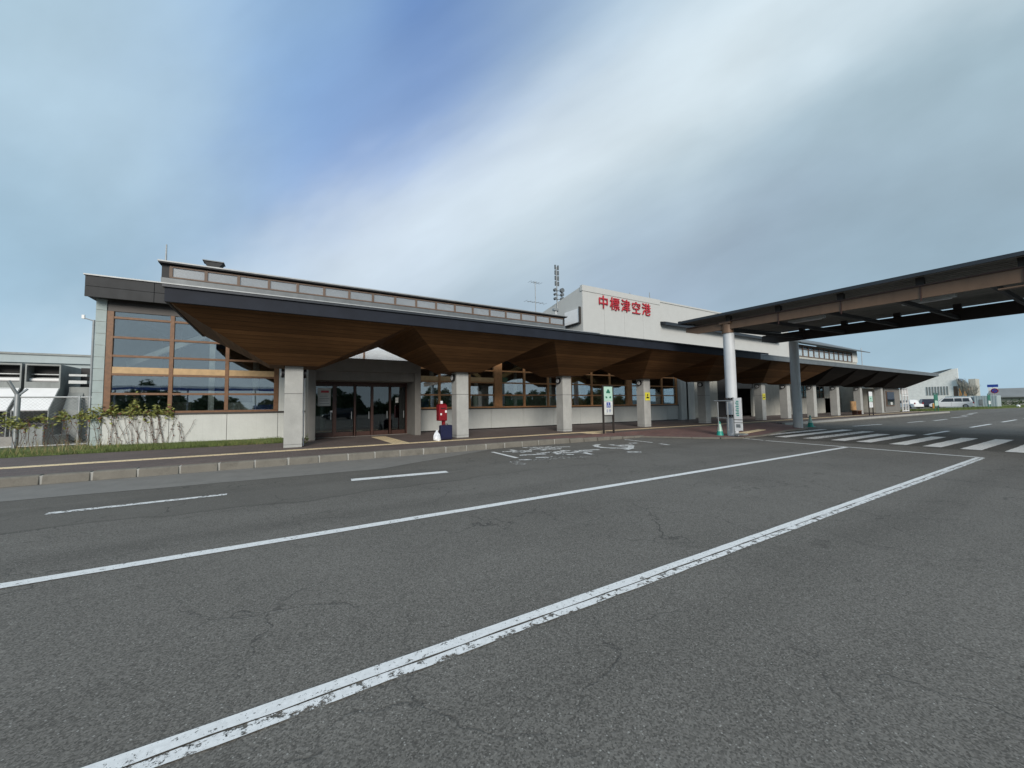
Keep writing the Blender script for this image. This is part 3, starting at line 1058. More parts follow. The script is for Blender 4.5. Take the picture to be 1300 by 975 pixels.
# sign block: the tall white part that carries the airport name
TW = thing('sign_block', (23, 24, 0), 'tall white block rising above the canopy with the red airport name on its front', 'building')
obj('side_wall', MB().prism([(18.75, 21.02, 5), (18.75, 31, 5), (18.75, 31, 8.45), (18.75, 21.02, 10.24)], (.25, 0, 0)), 'tower_white', TW)
boxo('wall_core', 'stained', TW, 18.99, 27.3, 21.12, 21.3, 5, 10.2)
for i in range(4):
    a = 18.76 + i * 2.145
    boxo('wall_panel', 'tower_white', TW, a + .008, a + 2.137, 21.0, 21.12, 4.6, 9.86)
boxo('parapet', 'tower_white', TW, 18.70, 27.36, 20.96, 21.2, 9.87, 10.30)
obj('roof', MB().prism([(18.78, 21.2, 10.2), (18.78, 31, 8.5), (18.78, 31, 8.3), (18.78, 21.2, 10.0)], (31.2, 0, 0)), 'grey_metal', TW)
boxo('set_back_wall', 'tower_white', TW, 27.37, 50.1, 21.16, 21.4, 5.6, 10.18)
boxo('set_back_parapet', 'tower_white', TW, 27.37, 50.1, 21.10, 21.45, 10.182, 10.31)
boxo('end_wall', 'tower_white', TW, 49.9, 50.1, 21.4, 31, 5.6, 9.4)
obj('awning', MB().prism([(27.5, 20.6, 8.15), (27.5, 21.15, 8.25), (27.5, 21.15, 8.5), (27.5, 20.6, 8.4)], (20, 0, 0)), 'edge', TW)
# airport name in red raised characters
SG = thing('airport_name_sign', (23.1, 20.95, 9.2), 'row of five raised red characters on the white block front', 'sign')
for i, ch in enumerate('中標津空港'):
    cu = bpy.data.curves.new('character', 'FONT')
    cu.body = ch
    cu.size = 1.08
    cu.extrude = .04
    cu.offset = .0
    cu.align_x = 'CENTER'
    cu.align_y = 'CENTER'
    to = bpy.data.objects.new('tmp', cu)
    COL.objects.link(to)
    bpy.context.view_layer.update()
    dg = bpy.context.evaluated_depsgraph_get()
    me = bpy.data.meshes.new_from_object(to.evaluated_get(dg))
    COL.objects.unlink(to)
    bpy.data.objects.remove(to)
    xs_ = [v.co.x for v in me.vertices]
    ys_ = [v.co.y for v in me.vertices]
    mxx, myy = (max(xs_) + min(xs_)) / 2, (max(ys_) + min(ys_)) / 2
    for v in me.vertices:
        v.co.x -= mxx
        v.co.y -= myy
    me.materials.clear()
    me.materials.append(MT['red'])
    piece('character', me, (20.76 + i * 1.2 - 23.1, -.03, 0.06), SG, (radians(90), 0, 0))
# blank board on the side wall
BB = thing('blank_signboard', (18.6, 22, 7.5), 'blank white board with dark shadow strips on the side wall of the white block', 'signboard')
boxo('board', 'white', BB, 18.62, 18.70, 21.25, 22.95, 7.58, 8.62)
boxo('frame', 'sill', BB, 18.55, 18.74, 21.19, 21.25, 7.50, 8.72)  # dark strips right and below stand for the board's shadow
boxo('frame', 'sill', BB, 18.55, 18.74, 21.25, 22.98, 7.50, 7.575)

# second clerestory block
B2 = thing('far_clerestory_block', (60, 24, 5.8), 'far grey-roofed rooflight block with a row of pale windows above the canopy', 'building')
boxo('wall', 'stained', B2, 50.1, 69.3, 21.06, 26, 5.8, 6.9)
boxo('wall', 'wall_white', B2, 67.6, 69.4, 20.98, 26, 6.9, 8.2)
boxo('backing', 'cool_dark', B2, 50.1, 67.6, 21.2, 21.4, 6.9, 8.2)
w_ = obj('window', MB().box(50.1, 67.6, 20.98, 21.1, 6.88, 6.96), 'mull', B2)
obj('rail', MB().box(50.1, 67.6, 20.98, 21.1, 7.72, 7.82), 'mull', w_)
obj('head', MB().box(50.1, 67.6, 20.98, 21.1, 8.1, 8.3), 'mull', w_)
n_m = 12
for i in range(n_m + 1):
    x_ = 50.15 + i * 17.4 / n_m
    obj('mullion', MB().box(x_ - .07, x_ + .07, 20.97, 21.08, 6.96, 8.1), 'mull', w_)
    if i < n_m:
        obj('pane', MB().box(x_ + .07, x_ + 17.4 / n_m - .07, 21.02, 21.03, 6.96, 7.72), 'cler_glass', w_)
        obj('pale_backing', MB().box(x_ + .07, x_ + 17.4 / n_m - .07, 21.06, 21.07, 6.96, 7.72), 'int_white', w_)
        obj('pane', MB().box(x_ + .07, x_ + 17.4 / n_m - .07, 21.02, 21.03, 7.82, 8.1), 'cler_glass', w_)
obj('roof', MB().prism([(50, 19.9, 8.32), (50, 25.5, 10.55), (50, 26.5, 10.2), (50, 19.9, 8.22)], (20.6, 0, 0)), 'grey_metal', B2)
obj('gable', MB().prism([(69.2, 21, 8.2), (69.2, 26, 8.2), (69.2, 25.5, 10.4), (69.2, 21, 8.6)], (.2, 0, 0)), 'wall_white', B2)

# ------------------------------------------------------------------ entrance canopy of inverted pyramids
CN = thing('entrance_canopy', (30, 15.5, 0), 'long dark canopy of inverted timber pyramids on concrete columns along the front', 'canopy')
FY, BY, ZL, ZH = 12.6, 18.1, 4.27, 4.67
cols1 = [.365, 6.6, 12.27, 18.2, 24.1, 31.2]
cols = cols1 + [35.1, 39.8, 44.6, 50.2, 56.0]
edges = [-2.5] + [3.75, 9.75, 15.9, 21.6, 27.6] + [33.1, 37.4, 42.2, 47.4, 53.1, 65.7]
colm = {}
for i, cx in enumerate(cols):
    x0, x1 = edges[i], edges[i + 1]
    bx0, bx1 = (cx - .74, cx + .74)
    if i == len(cols) - 1:
        bx1 = 62.4
    byf, byr, zb = 14.72, 16.15, 2.965
    m_ = 'soffit' if i < 7 else 'soffit_shaded'
    s = MB()
    F0, F1, B0, B1 = (x0, FY + .12, ZL), (x1, FY + .12, ZL), (x0, BY, ZL), (x1, BY, ZL)
    c0, c1, d0, d1 = (bx0, byf, zb), (bx1, byf, zb), (bx0, byr, zb), (bx1, byr, zb)
    s.poly([F0, c0, c1, F1]).poly([F0, B0, d0, c0]).poly([F1, c1, d1, B1]).poly([B0, B1, d1, d0]).poly([c0, d0, d1, c1])
    s.poly([F0, F1, B1, B0])
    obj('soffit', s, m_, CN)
    # column: broad concrete blade
    w = .275
    cbm = MB().box(cx - w, cx + w, 15.05, 15.60, SW, 2.97)
    cb = obj('column', cbm, 'concrete', CN, bevel=.012)
    if i < 6:
        obj('joint', MB().box(cx - w - .003, cx + w + .003, 15.047, 15.603, 2.02, 2.035), 'sill', cb)
        obj('joint', MB().box(cx - w - .003, cx + w + .003, 15.047, 15.603, .30, .31), 'sill', cb)
    if 0 < i:
        pass
boxo('roof_slab', 'navy', CN, -2.5, 26.0, FY + .1, BY, ZL + .003, ZH - .05)
boxo('roof_slab', 'grey_metal', CN, 26.0, 65.7, FY + .13, BY, ZL + .003, ZH - .12)
fas = obj('fascia', MB().box(-2.56, 26.0, FY, FY + .1, ZL - .02, ZH - .06).box(-2.56, -2.5, FY + .1, BY, ZL - .02, ZH - .06), 'navy', CN)
boxo('fascia_cap', 'edge', CN, -2.60, 26.03, FY - .06, FY + .14, ZH - .058, ZH)
obj('fascia', MB().box(26.001, 65.7, FY + .03, FY + .125, ZL - .02, ZH - .12).box(65.7, 65.76, FY + .03, BY, ZL - .02, ZH - .12), 'grey_metal', CN)
boxo('fascia_cap', 'flash', CN, 26.035, 65.8, FY - .0, FY + .14, ZH - .118, ZH - .08)
boxo('eave_drip', 'navy', CN, 26.031, 27.3, FY + .14, FY + .5, ZH - .118, ZH + .05)

# wall lamps on column flanks (things of their own)
lm_b = MB().tube((0, 0, 0), (-.10, 0, 0), .155, n=20)
lm_f = MB().tube((-.10, 0, 0), (-.115, 0, 0), .115, .10, n=20)


def lamp(x_, side, label):
    t = thing('wall_lamp', (x_, 15.33, 2.74), label, 'lamp', 'round wall lamps high on the canopy columns')
    t.rotation_euler.z = 0 if side < 0 else pi
    a = bpy.data.objects.new('lamp_body', LB)
    b = bpy.data.objects.new('lamp_lens', LF)
    for o in (a, b):
        COL.objects.link(o)
        o.parent = t
    return t


LB = mesh('lamp_body', lm_b, MT['black'], smooth=True)
LF = mesh('lamp_lens', lm_f, MT['lamp_face'], smooth=True)
ordn = ['first', 'second', 'third', 'fourth', 'fifth', 'sixth', 'seventh', 'eighth', 'ninth', 'tenth', 'eleventh']
for i, cx in enumerate(cols[:10]):
    lamp(cx - .28, -1, 'round black lamp on the left flank of the %s canopy column from the left' % ordn[i])
    if i == 0:
        lamp(cx + .28, 1, 'round black lamp on the right flank of the first canopy column from the left')
cp = thing('conduit', (-.02, 15.9, .2), 'thin pale conduit pipe running down behind the first column', 'pipe')
obj('pipe', MB().tube((.69, 15.5, .2), (.69, 15.5, 2.9), .02), 'white', cp, smooth=True)

# yellow warning plates
for k, (cx, lab) in enumerate([(cols[3], 'yellow square notice plate with dark pictogram on the fourth column'), (cols[5], 'yellow notice plate with dark pictogram on the sixth column')]):
    t = thing('notice_plate', (cx, 15.0, 2.0), lab, 'sign')
    boxo('plate', 'yellow', t, cx - .20, cx + .20, 15.025, 15.04, 1.72, 2.18)
    obj('pictogram', MB().prism([(cx - .12, 15.018, 1.84), (cx + .12, 15.018, 1.84), (cx + .09, 15.018, 1.92), (cx, 15.018, 1.94), (cx - .09, 15.018, 1.92)], (0, .006, 0)).tube((cx, 15.018, 2.03), (cx, 15.024, 2.03), .055), 'black', t)

# ------------------------------------------------------------------ covered walkway over the crossing
WK = thing('covered_walkway', (20, 6, 0), 'high brown steel covered walkway crossing the road on round posts', 'walkway')
SL = .012


def zz(y, z):
    return z + SL * (y - 5)


def ybeam(name, mat, x0, x1, y0, y1, z0, z1, parent=WK, **k):
    """bar along Y with the walkway's gentle fall"""
    return obj(name, MB().prism([(x0, y0, zz(y0, z0)), (x1, y0, zz(y0, z0)), (x1, y0, zz(y0, z1)), (x0, y0, zz(y0, z1))],
                                (0, y1 - y0, SL * (y1 - y0))), mat, parent, **k)


Y0 = -12
nb = MB()
prof = [(Y0, 4.54), (10.9, 4.72), (11.5, 4.88), (11.5, 5.10), (Y0, 5.06)]
nb.prism([(16.86, y, zz(y, z) if False else z + SL * (y - 5)) for y, z in prof], (.05, 0, 0))
nbo = obj('beam', nb, 'brown_steel', WK)
ybeam('flange', 'door_wood', 16.80, 17.0, Y0, 11.4, 5.03, 5.062)
ybeam('flange', 'brown_steel', 16.80, 17.0, Y0, 2.0, 4.53, 4.56)
for y_ in (9.42, 7.44, 5.45, 3.48, 1.55, -.4, -2.4, -4.4):
    obj('stiffener', MB().box(16.835, 16.86, y_ - .016, y_ + .016, zz(y_, 4.57), zz(y_, 5.03)), 'door_wood', nbo)
    obj('bracket', MB().box(16.82, 17.0, y_ - .09, y_ + .09, zz(y_, 5.065), zz(y_, 5.31)), 'dark_steel', WK)
fb = MB().prism([(25.0, y, z + SL * (y - 5)) for y, z in [(Y0, 4.86), (11.3, 4.93), (12.0, 5.1), (12.0, 5.42), (Y0, 5.42)]], (.08, 0, 0))
obj('beam', fb, 'dark_steel', WK)
ybeam('flange', 'dark_steel', 24.9, 25.2, Y0, 11.9, 5.40, 5.435)
for y_ in (9.9, 8.0, 6.0, 4.1, 2.15, .2, -1.8):
    obj('bracket', MB().box(24.95, 25.15, y_ - .12, y_ + .12, zz(y_, 5.435), zz(y_, 5.70)), 'dark_steel', WK)
    obj('cross_beam', MB().prism([(16.93, y_ - .05, zz(y_, 4.72)), (16.93, y_ + .05, zz(y_, 4.72)), (16.93, y_ + .05, zz(y_, 4.86)), (16.93, y_ - .05, zz(y_, 4.86))], (8.05, 0, .26)), 'fascia', WK)
# folded-sheet roof deck: corrugated underside, real ribs
dk = MB()
x_ = 16.46
zr = lambda x: 5.31 + (x - 16.46) * .043
k_ = 0
while x_ < 26.1:
    dk.prism([(x_, Y0, zz(Y0, zr(x_))), (x_ + .30, Y0, zz(Y0, zr(x_ + .3))), (x_ + .30, Y0, zz(Y0, zr(x_ + .3) + .03)), (x_, Y0, zz(Y0, zr(x_) + .03))], (0, 23.45, SL * 23.45))
    dk.prism([(x_ + .1, Y0, zz(Y0, zr(x_) - .035)), (x_ + .19, Y0, zz(Y0, zr(x_) - .035)), (x_ + .22, Y0, zz(Y0, zr(x_) - .001)), (x_ + .07, Y0, zz(Y0, zr(x_) - .001))], (0, 23.4, SL * 23.4))
    x_ += .30
obj('roof_deck', dk, 'deck', WK)
ybeam('roof_edge', 'edge', 16.38, 16.46, Y0, 11.5, 5.26, 5.37)
ybeam('roof_edge', 'edge', 26.1, 26.2, Y0, 11.9, 5.70, 5.82)
obj('roof_edge', MB().prism([(16.36, 11.45, zz(11.45, 5.23)), (26.2, 11.45, zz(11.45, 5.64)), (26.2, 11.45, zz(11.45, 5.82)), (16.36, 11.45, zz(11.45, 5.38))], (0, .12, 0)), 'edge', WK)
for y_ in (4.1, .2, 8.0):
    ff = obj('light_fitting', MB().box(20.6, 20.85, y_ - .7, y_ + .7, zz(y_, 5.22), zz(y_, 5.32)), 'post_grey', WK)
    obj('tube', MB().tube((20.72, y_ - .6, zz(y_ - .6, 5.19)), (20.72, y_ + .6, zz(y_ + .6, 5.19)), .02, n=8), 'white', ff)
obj('post', MB().tube((17.05, 9.55, .05), (17.05, 9.55, 4.60), .225, n=28), 'post_white', WK, smooth=True)
obj('post_head', MB().tube((17.0, 9.55, 4.60), (17.0, 9.55, 5.0), .235, n=28).box(16.75, 17.25, 9.3, 9.8, 5.0, 5.08), 'brown_steel', WK, smooth=True)
obj('post', MB().tube((25.04, 10.35, .05), (25.04, 10.35, 4.93), .225, n=28), 'post_grey', WK, smooth=True)
for y_ in (-9.0,):
    obj('post', MB().tube((17.05, y_, 0), (17.05, y_, 4.4), .225, n=28), 'post_white', WK, smooth=True)
    obj('post', MB().tube((25.04, y_, 0), (25.04, y_, 4.75), .225, n=28), 'post_grey', WK, smooth=True)

# things strapped to the white post
RK = thing('steel_rack', (16.6, 9.6, .05), 'grey tubular frame with bands strapped to the white round post', 'rack')
fr = MB().tube((16.62, 9.93, .3), (16.62, 9.93, 1.55), .022).tube((16.62, 9.50, .3), (16.62, 9.50, 1.55), .022)
fr.tube((16.62, 10.1, 1.60), (16.62, 9.30, 1.60), .025).tube((16.62, 10.0, .85), (16.62, 9.35, .85), .018)
obj('frame', fr, 'steel', RK, smooth=True)
for z_ in (1.66, 1.60, .95, .86):
    obj('band', MB().tube((17.05, 9.55, z_), (17.05, 9.55, z_ + .025), .236, n=24), 'sill', RK)
for k in range(2):
    for i in range(3):
        obj('fitting', MB().box(16.76, 16.83, 9.36 + i * .13, 9.43 + i * .13, .90 + k * .74, .99 + k * .74), 'dark_steel', RK)
SB = thing('standing_signboard', (16.7, 9.05, .07), 'tall narrow white signboard with printed notice beside the white round post', 'signboard')
obj('board', MB().prism([(16.62, 8.90, .34), (16.62, 9.22, .30), (16.62, 9.24, 1.70), (16.62, 8.92, 1.72)], (.03, 0, 0)), 'white', SB)
obj('frame', MB().box(16.61, 16.66, 9.225, 9.26, .08, 1.74).box(16.64, 16.66, 8.90, 8.915, .3, 1.7).box(16.55, 16.95, 8.86, 9.25, .14, .20), 'steel', SB)
for k in range(9):
    obj('text_mark', MB().box(16.612, 16.618, 9.02, 9.12 + .03 * (k % 2), .95 + k * .075, .99 + k * .075), 'cone', SB)
obj('picture', MB().box(16.612, 16.618, 8.98, 9.16, .46, .60), 'steel', SB)
obj('strap', MB().box(16.605, 16.62, 8.86, 9.26, .78, .80).box(16.605, 16.62, 8.86, 9.26, .66, .675), 'sill', SB)

# traffic cones
CO = thing('traffic_cone', (16.9, 9.98, 0.0), 'green traffic cone with pale band in front of the white round post', 'cone', 'green traffic cones at the walkway posts')
o0 = org(CO)
bx = MB().box(o0.x - .19, o0.x + .19, o0.y - .19, o0.y + .19, o0.z, o0.z + .03)
obj('base', bx, 'cone', CO, bevel=.01)
obj('cone_body', MB().lathe(o0.x, o0.y, [(.155, .03), (.15, .05), (.112, .26)], 20), 'cone', CO, smooth=True)
obj('band', MB().lathe(o0.x, o0.y, [(.112, .26), (.050, .58)], 20), 'pale_green', CO, smooth=True)
obj('tip', MB().lathe(o0.x, o0.y, [(.050, .58), (.026, .70), (.0, .705)], 20), 'cone', CO, smooth=True)
C2 = dup(CO)
C2.location = (27.2, 10.6, 0)
C2['label'] = 'green traffic cone with pale band to the right of the grey round post'
CO.location.x = 16.78

# ------------------------------------------------------------------ stop sign by kerb (taxi and wheelchair panels)
def stop_sign(x0, y0, zbase, w, label, panels, scale=1.0, rot=0):
    t = thing('stop_sign', (x0, y0, zbase), label, 'sign')
    t.rotation_euler.z = 0
    f = MB()
    for s_ in (0, w + .10):
        f.box(x0 + s_ - .04, x0 + s_ + .03, y0 - .035, y0 + .035, zbase, zbase + 2.2 * scale)
    f.box(x0 + .03, x0 + w + .06, y0 - .02, y0 + .02, zbase + 2.16 * scale, zbase + 2.2 * scale)
    f.box(x0 + .03, x0 + w + .06, y0 - .02, y0 + .02, zbase + .78 * scale, zbase + .82 * scale)
    obj('frame', f, 'green_sign' if rot else 'dark_steel', t, bevel=.004)
    for (z0, z1, m_, deco) in panels:
        p = obj('panel', MB().box(x0 + .04, x0 + .05 + w, y0 - .03, y0 - .01, zbase + z0, zbase + z1), m_, t)
        yf = y0 - .036
        cx = x0 + .045 + w / 2
        h = z1 - z0
        zc = zbase + (z0 + z1) / 2
        if deco == 'taxi':
            g = MB().prism([(cx - .12, yf, zc + .03), (cx + .12, yf, zc + .03), (cx + .12, yf, zc + .10), (cx + .08, yf, zc + .12), (cx + .05, yf, zc + .20), (cx - .05, yf, zc + .20), (cx - .08, yf, zc + .12), (cx - .12, yf, zc + .10)], (0, .005, 0))
            obj('pictogram', g, 'green_sign', p)
            g = MB().prism([(cx - .17, yf, zc - .2), (cx - .07, yf, zc - .2), (cx - .06, yf, zc - .14), (cx - .17, yf, zc - .10)], (0, .005, 0))
            g.prism([(cx + .17, yf, zc - .2), (cx + .07, yf, zc - .2), (cx + .06, yf, zc - .14), (cx + .17, yf, zc - .10)], (0, .005, 0))
            obj('pictogram', g, 'green_sign', p)
        elif deco == 'chair':
            obj('pictogram', MB().box(cx - .12, cx + .12, yf, yf + .005, zc + .02, zc + .26), 'blue_sign', p)
            g = MB()
            g.tube((cx - .02, yf - .004, zc + .22), (cx - .02, yf - .001, zc + .22), .022)
            g.box(cx - .035, cx - .01, yf - .004, yf - .001, zc + .12, zc + .20).box(cx - .01, cx + .05, yf - .004, yf - .001, zc + .12, zc + .14)
            g.box(cx + .035, cx + .055, yf - .004, yf - .001, zc + .05, zc + .12).box(cx - .07, cx - .05, yf - .004, yf - .001, zc + .06, zc + .13).box(cx - .07, cx + .01, yf - .004, yf - .001, zc + .045, zc + .062)
            obj('pictogram', g, 'white', p)
            g = MB()
            for a_, b_, c_, d_ in [(-.13, -.04, -.08, -.07), (-.13, -.04, -.13, -.12), (-.13, -.04, -.18, -.17), (-.095, -.08, -.2, -.05), (.02, .14, -.08, -.07), (.02, .14, -.12, -.11), (.05, .065, -.2, -.07), (.10, .115, -.2, -.07)]:
                g.box(cx + a_, cx + b_, yf, yf + .004, zc + c_, zc + d_)
            obj('lettering', g, 'blue_sign', p)
        elif deco == 'bus':
            obj('pictogram', MB().box(cx - .12, cx + .12, yf, yf + .005, zc - .02, zc + .09), 'green_sign', p)
            obj('lettering', MB().box(cx - .15, cx + .15, yf, yf + .005, zc - .14, zc - .10), 'green_sign', p)
        elif deco == 'table':
            g = MB()
            for k in range(4):
                g.box(cx - .16, cx + .16 - .05 * (k % 2), yf, yf + .004, zc - h * .35 + k * h * .2, zc - h * .35 + k * h * .2 + .015)
            obj('lettering', g, 'steel', p)
    return t


stop_sign(12.55, 12.85, SW, .52, 'two-post kerbside sign with taxi and blue wheelchair panels near the third column',
          [(1.47, 2.13, 'pale_green', 'taxi'), (.84, 1.46, 'int_white', 'chair')])
stop_sign(45.6, 13.2, SW, .85, 'two-post green and white bus stop sign before the far columns', [(1.75, 2.15, 'white', None), (1.25, 1.74, 'pale_green', 'bus'), (.72, 1.2, 'white', 'table')])
stop_sign(69.6, 13.9, .1, 1.3, 'green two-post bus stop sign on the verge in front of the white wagon', [(1.35, 2.1, 'green_sign', 'bus'), (.7, 1.3, 'pale_green', 'table')], 1.05, 1)
stop_sign(95.0, 13.2, .1, 1.5, 'farthest green two-post bus stop sign with a white lower panel', [(1.3, 2.1, 'green_sign', 'bus'), (.65, 1.15, 'white', 'table')], 1.05, 1)

# postbox, suitcase, plastic bag
PO = thing('postbox', (5.88, 15.6, SW), 'red postbox on a slim leg against the left flank of the second column', 'postbox')
obj('box', MB().box(5.70, 6.06, 15.45, 15.80, .92, 1.60).box(5.73, 6.03, 15.48, 15.77, 1.60, 1.64), 'post_red', PO, bevel=.02)
obj('leg', MB().box(5.90, 6.02, 15.56, 15.70, SW, .92), 'post_red', PO, bevel=.008)
obj('slot', MB().box(5.78, 5.98, 15.435, 15.447, 1.42, 1.46), 'black', PO)
obj('label', MB().box(5.96, 6.04, 15.44, 15.448, 1.26, 1.36), 'white', PO)
obj('label', MB().box(5.75, 5.82, 15.44, 15.448, 1.16, 1.24), 'white', PO)
obj('notice', MB().box(5.80, 5.90, 15.55, 15.56, 1.64, 1.76), 'bag', PO)
SC = thing('suitcase', (5.58, 14.4, SW), 'dark blue soft suitcase standing on the yellow line left of the second column', 'suitcase')
obj('case_body', MB().box(5.34, 5.82, 14.28, 14.52, SW + .03, SW + .59), 'case', SC, bevel=.03)
obj('pocket', MB().box(5.40, 5.76, 14.255, 14.28, SW + .1, SW + .44), 'case', SC, bevel=.008)
obj('handle', MB().tube((5.50, 14.4, SW + .585), (5.50, 14.4, SW + .63), .012).tube((5.66, 14.4, SW + .585), (5.66, 14.4, SW + .63), .012).tube((5.49, 14.4, SW + .63), (5.67, 14.4, SW + .63), .014), 'sill', SC)
for sx in (5.40, 5.76):
    obj('wheel', MB().tube((sx - .015, 14.32, SW + .027), (sx + .015, 14.32, SW + .027), .027), 'black', SC)
bagm = MB()
prof = [(.02, 0), (.13, .01), (.155, .08), (.14, .18), (.10, .28), (.05, .34), (.03, .38), (.045, .42)]
bagm.lathe(5.17, 14.25, [(r, z + SW) for r, z in prof], 14)
bagm.v = [(x + (R.uniform(-.014, .014)), 14.25 + (y - 14.25) * .75 + R.uniform(-.014, .014), z + (x - 5.17) * -.25) for x, y, z in bagm.v]
bagm.v = [(x, y, max(z, SW + .002)) for x, y, z in bagm.v]
tag(obj('plastic_bag', bagm, 'bag', None), 'crumpled white plastic bag slumped beside the blue suitcase', 'bag')

# ------------------------------------------------------------------ roof clutter
CH = thing('roof_vent', (-2.9, 23, 7.9), 'dark flared roof vent on top of the clerestory at its left end', 'vent')
obj('stack', MB().box(-3.15, -2.65, 22.75, 23.25, 7.93, 8.42), 'fascia', CH)
obj('cowl', MB().prism([(-3.15, 22.75, 8.42), (-2.65, 22.75, 8.42), (-2.52, 22.75, 8.6), (-3.28, 22.75, 8.6)], (0, .5, 0)), 'fascia', CH)
obj('cap', MB().box(-3.31, -2.49, 22.7, 23.3, 8.6, 8.64), 'grey_metal', CH)
tag(obj('lightning_rod', MB().tube((-4.38, 21.6, 7.93), (-4.38, 21.6, 8.70), .035, .025), 'steel', None), 'short grey rod at the left end of the clerestory roof', 'rod')
MS = thing('cell_mast', (18.75, 24, 7.9), 'grey cell mast with stacked panel antennas rising behind the clerestory end', 'mast')
obj('pole', MB().tube((18.75, 24, 7.9), (18.75, 24, 12.6), .055, .045), 'steel', MS)
for k in range(4):
    for sx in (-.16, .12):
        obj('antenna_panel', MB().box(18.75 + sx - .05, 18.75 + sx + .05, 23.9, 24.0, 11.05 + k * .44, 11.40 + k * .44), 'grey_metal', MS)
for z_, r_ in ((10.65, .26), (10.3, .2), (9.95, .22)):
    obj('mast_arm', MB().tube((18.45, 23.9, z_), (19.3, 23.9, z_), .03), 'steel', MS)
    obj('drum', MB().tube((19.15, 23.75, z_ + .05), (19.15, 23.95, z_ + .05), r_ * .7, n=12), 'grey_metal', MS)
    obj('drum', MB().tube((18.45, 23.75, z_), (18.45, 23.95, z_), r_ * .5, n=12), 'grey_metal', MS)
AN = thing('tv_antenna', (16.65, 24, 7.9), 'thin yagi television antenna left of the cell mast', 'antenna')
obj('pole', MB().tube((16.65, 24, 7.9), (16.65, 24, 11.1), .03), 'steel', AN)
for z_, l_, rr in ((11.0, .5, 5), (9.45, .9, 6)):
    obj('boom', MB().tube((16.65 - l_, 24 - .2, z_ - .08), (16.65 + l_, 24 + .2, z_ + .08), .018), 'steel', AN)
    for q in range(rr):
        xx = 16.65 - l_ + q * 2 * l_ / (rr - 1)
        obj('element', MB().tube((xx, 23.75, z_), (xx, 24.25, z_), .01, n=6), 'steel', AN)
CV = thing('security_camera', (17.4, 22.5, 7.95), 'small roof camera on a bracket between the antenna and the mast', 'camera')
obj('housing', MB().box(17.25, 17.6, 22.4, 22.7, 8.55, 8.72).box(17.55, 17.68, 22.45, 22.65, 8.5, 8.68), 'steel', CV, bevel=.01)
obj('bracket', MB().tube((17.45, 22.5, 7.95), (17.45, 22.5, 8.56), .04), 'white', CV)
for x_, l_, lab in ((24.2, .3, 'short stub vent on the white block roof edge'), (26.6, .65, 'thin rod on the white block roof edge right of the name')):
    tag(obj('roof_rod', MB().tube((x_, 21.4, 10.2), (x_, 21.4, 10.3 + l_), .04, .03), 'steel', None), lab, 'rod')
for x_, lab in ((79, 'bent thin pole with a lamp beyond the far canopy end'), (88, 'straight thin pole beyond the far canopy end')):
    p_ = thing('far_pole', (x_, 26, 0), lab, 'pole')
    obj('pole', MB().tube((x_, 26, 0), (x_, 26, 10.4 if x_ < 80 else 10.9), .07, .05), 'steel', p_)
    if x_ < 80:
        obj('arm', MB().tube((x_, 26, 10.35), (x_ + .9, 26, 10.65), .05), 'steel', p_)

# ------------------------------------------------------------------ left yard: cooling towers, prefab, fence
PF = thing('prefab_shed', (-17, 33, 0), 'long low pale blue-grey prefab shed behind the cooling units', 'building')
boxo('wall', 'prefab', PF, -30, -8.5, 31, 36, 0, 4.2)
boxo('fascia', 'prefab', PF, -30.1, -8.4, 30.85, 36.1, 4.2, 4.72)
boxo('gutter', 'cool_grey', PF, -30.1, -8.4, 30.78, 30.85, 4.62, 4.72)
boxo('trim', 'cool_grey', PF, -30.1, -8.4, 30.95, 31.0, 3.7, 3.75)


def cooling(x0, label):
    t = thing('cooling_unit', (x0, 26, 0), label, 'cooling unit', 'cooling units in a row left of the terminal')
    w, h = 1.1, 3.72
    y0 = 26
    body = MB()
    body.box(x0, x0 + .05, y0, y0 + 2.6, .5, h).box(x0 + w - .05, x0 + w, y0, y0 + 2.6, .5, h)
    body.box(x0 + .05, x0 + w - .05, y0, y0 + 2.6, h - .07, h).box(x0 + .05, x0 + w - .05, y0, y0 + .06, 2.62, 2.9)
    body.box(x0 + .05, x0 + w - .05, y0 + .7, y0 + 2.6, .5, h - .08)
    obj('casing', body, 'cool_grey', t)
    obj('louvre', MB().box(x0 + .06, x0 + w - .06, y0 + .45, y0 + .6, 3.05, 3.12).box(x0 + .06, x0 + w - .06, y0 + .35, y0 + .5, 3.25, 3.29), 'steel', t)
    obj('drum', MB().tube((x0 + .06, y0 + .3, 3.0), (x0 + w - .06, y0 + .3, 3.0), .09, n=12), 'white', t, smooth=True)
    obj('opening', MB().box(x0 + .06, x0 + w - .06, y0 + .62, y0 + .68, 2.9, h - .08), 'cool_dark', t)
    hd = MB().prism([(x0 + .03, y0 - .02, 2.62), (x0 + .03, y0 - .9, 1.62), (x0 + .03, y0 - .87, 1.58), (x0 + .03, y0, 2.56)], (w - .06, 0, 0))
    obj('hood', hd, 'white', t)
    sd = MB().prism([(x0 + w - .028, y0, 2.62), (x0 + w - .028, y0 - .9, 1.60), (x0 + w - .028, y0 - .9, .5), (x0 + w - .028, y0, .5)], (.028, 0, 0))
    sd.prism([(x0, y0, 2.62), (x0, y0 - .9, 1.60), (x0, y0 - .9, .5), (x0, y0, .5)], (.028, 0, 0))
    obj('side_panel', sd, 'cool_grey', t)
    obj('basin', MB().box(x0 + .03, x0 + w - .03, y0 - .8, y0 + .6, .9, 1.05).box(x0 + .03, x0 + w - .03, y0 - .5, y0 + .6, .5, .9), 'cool_dark', t)
    return t


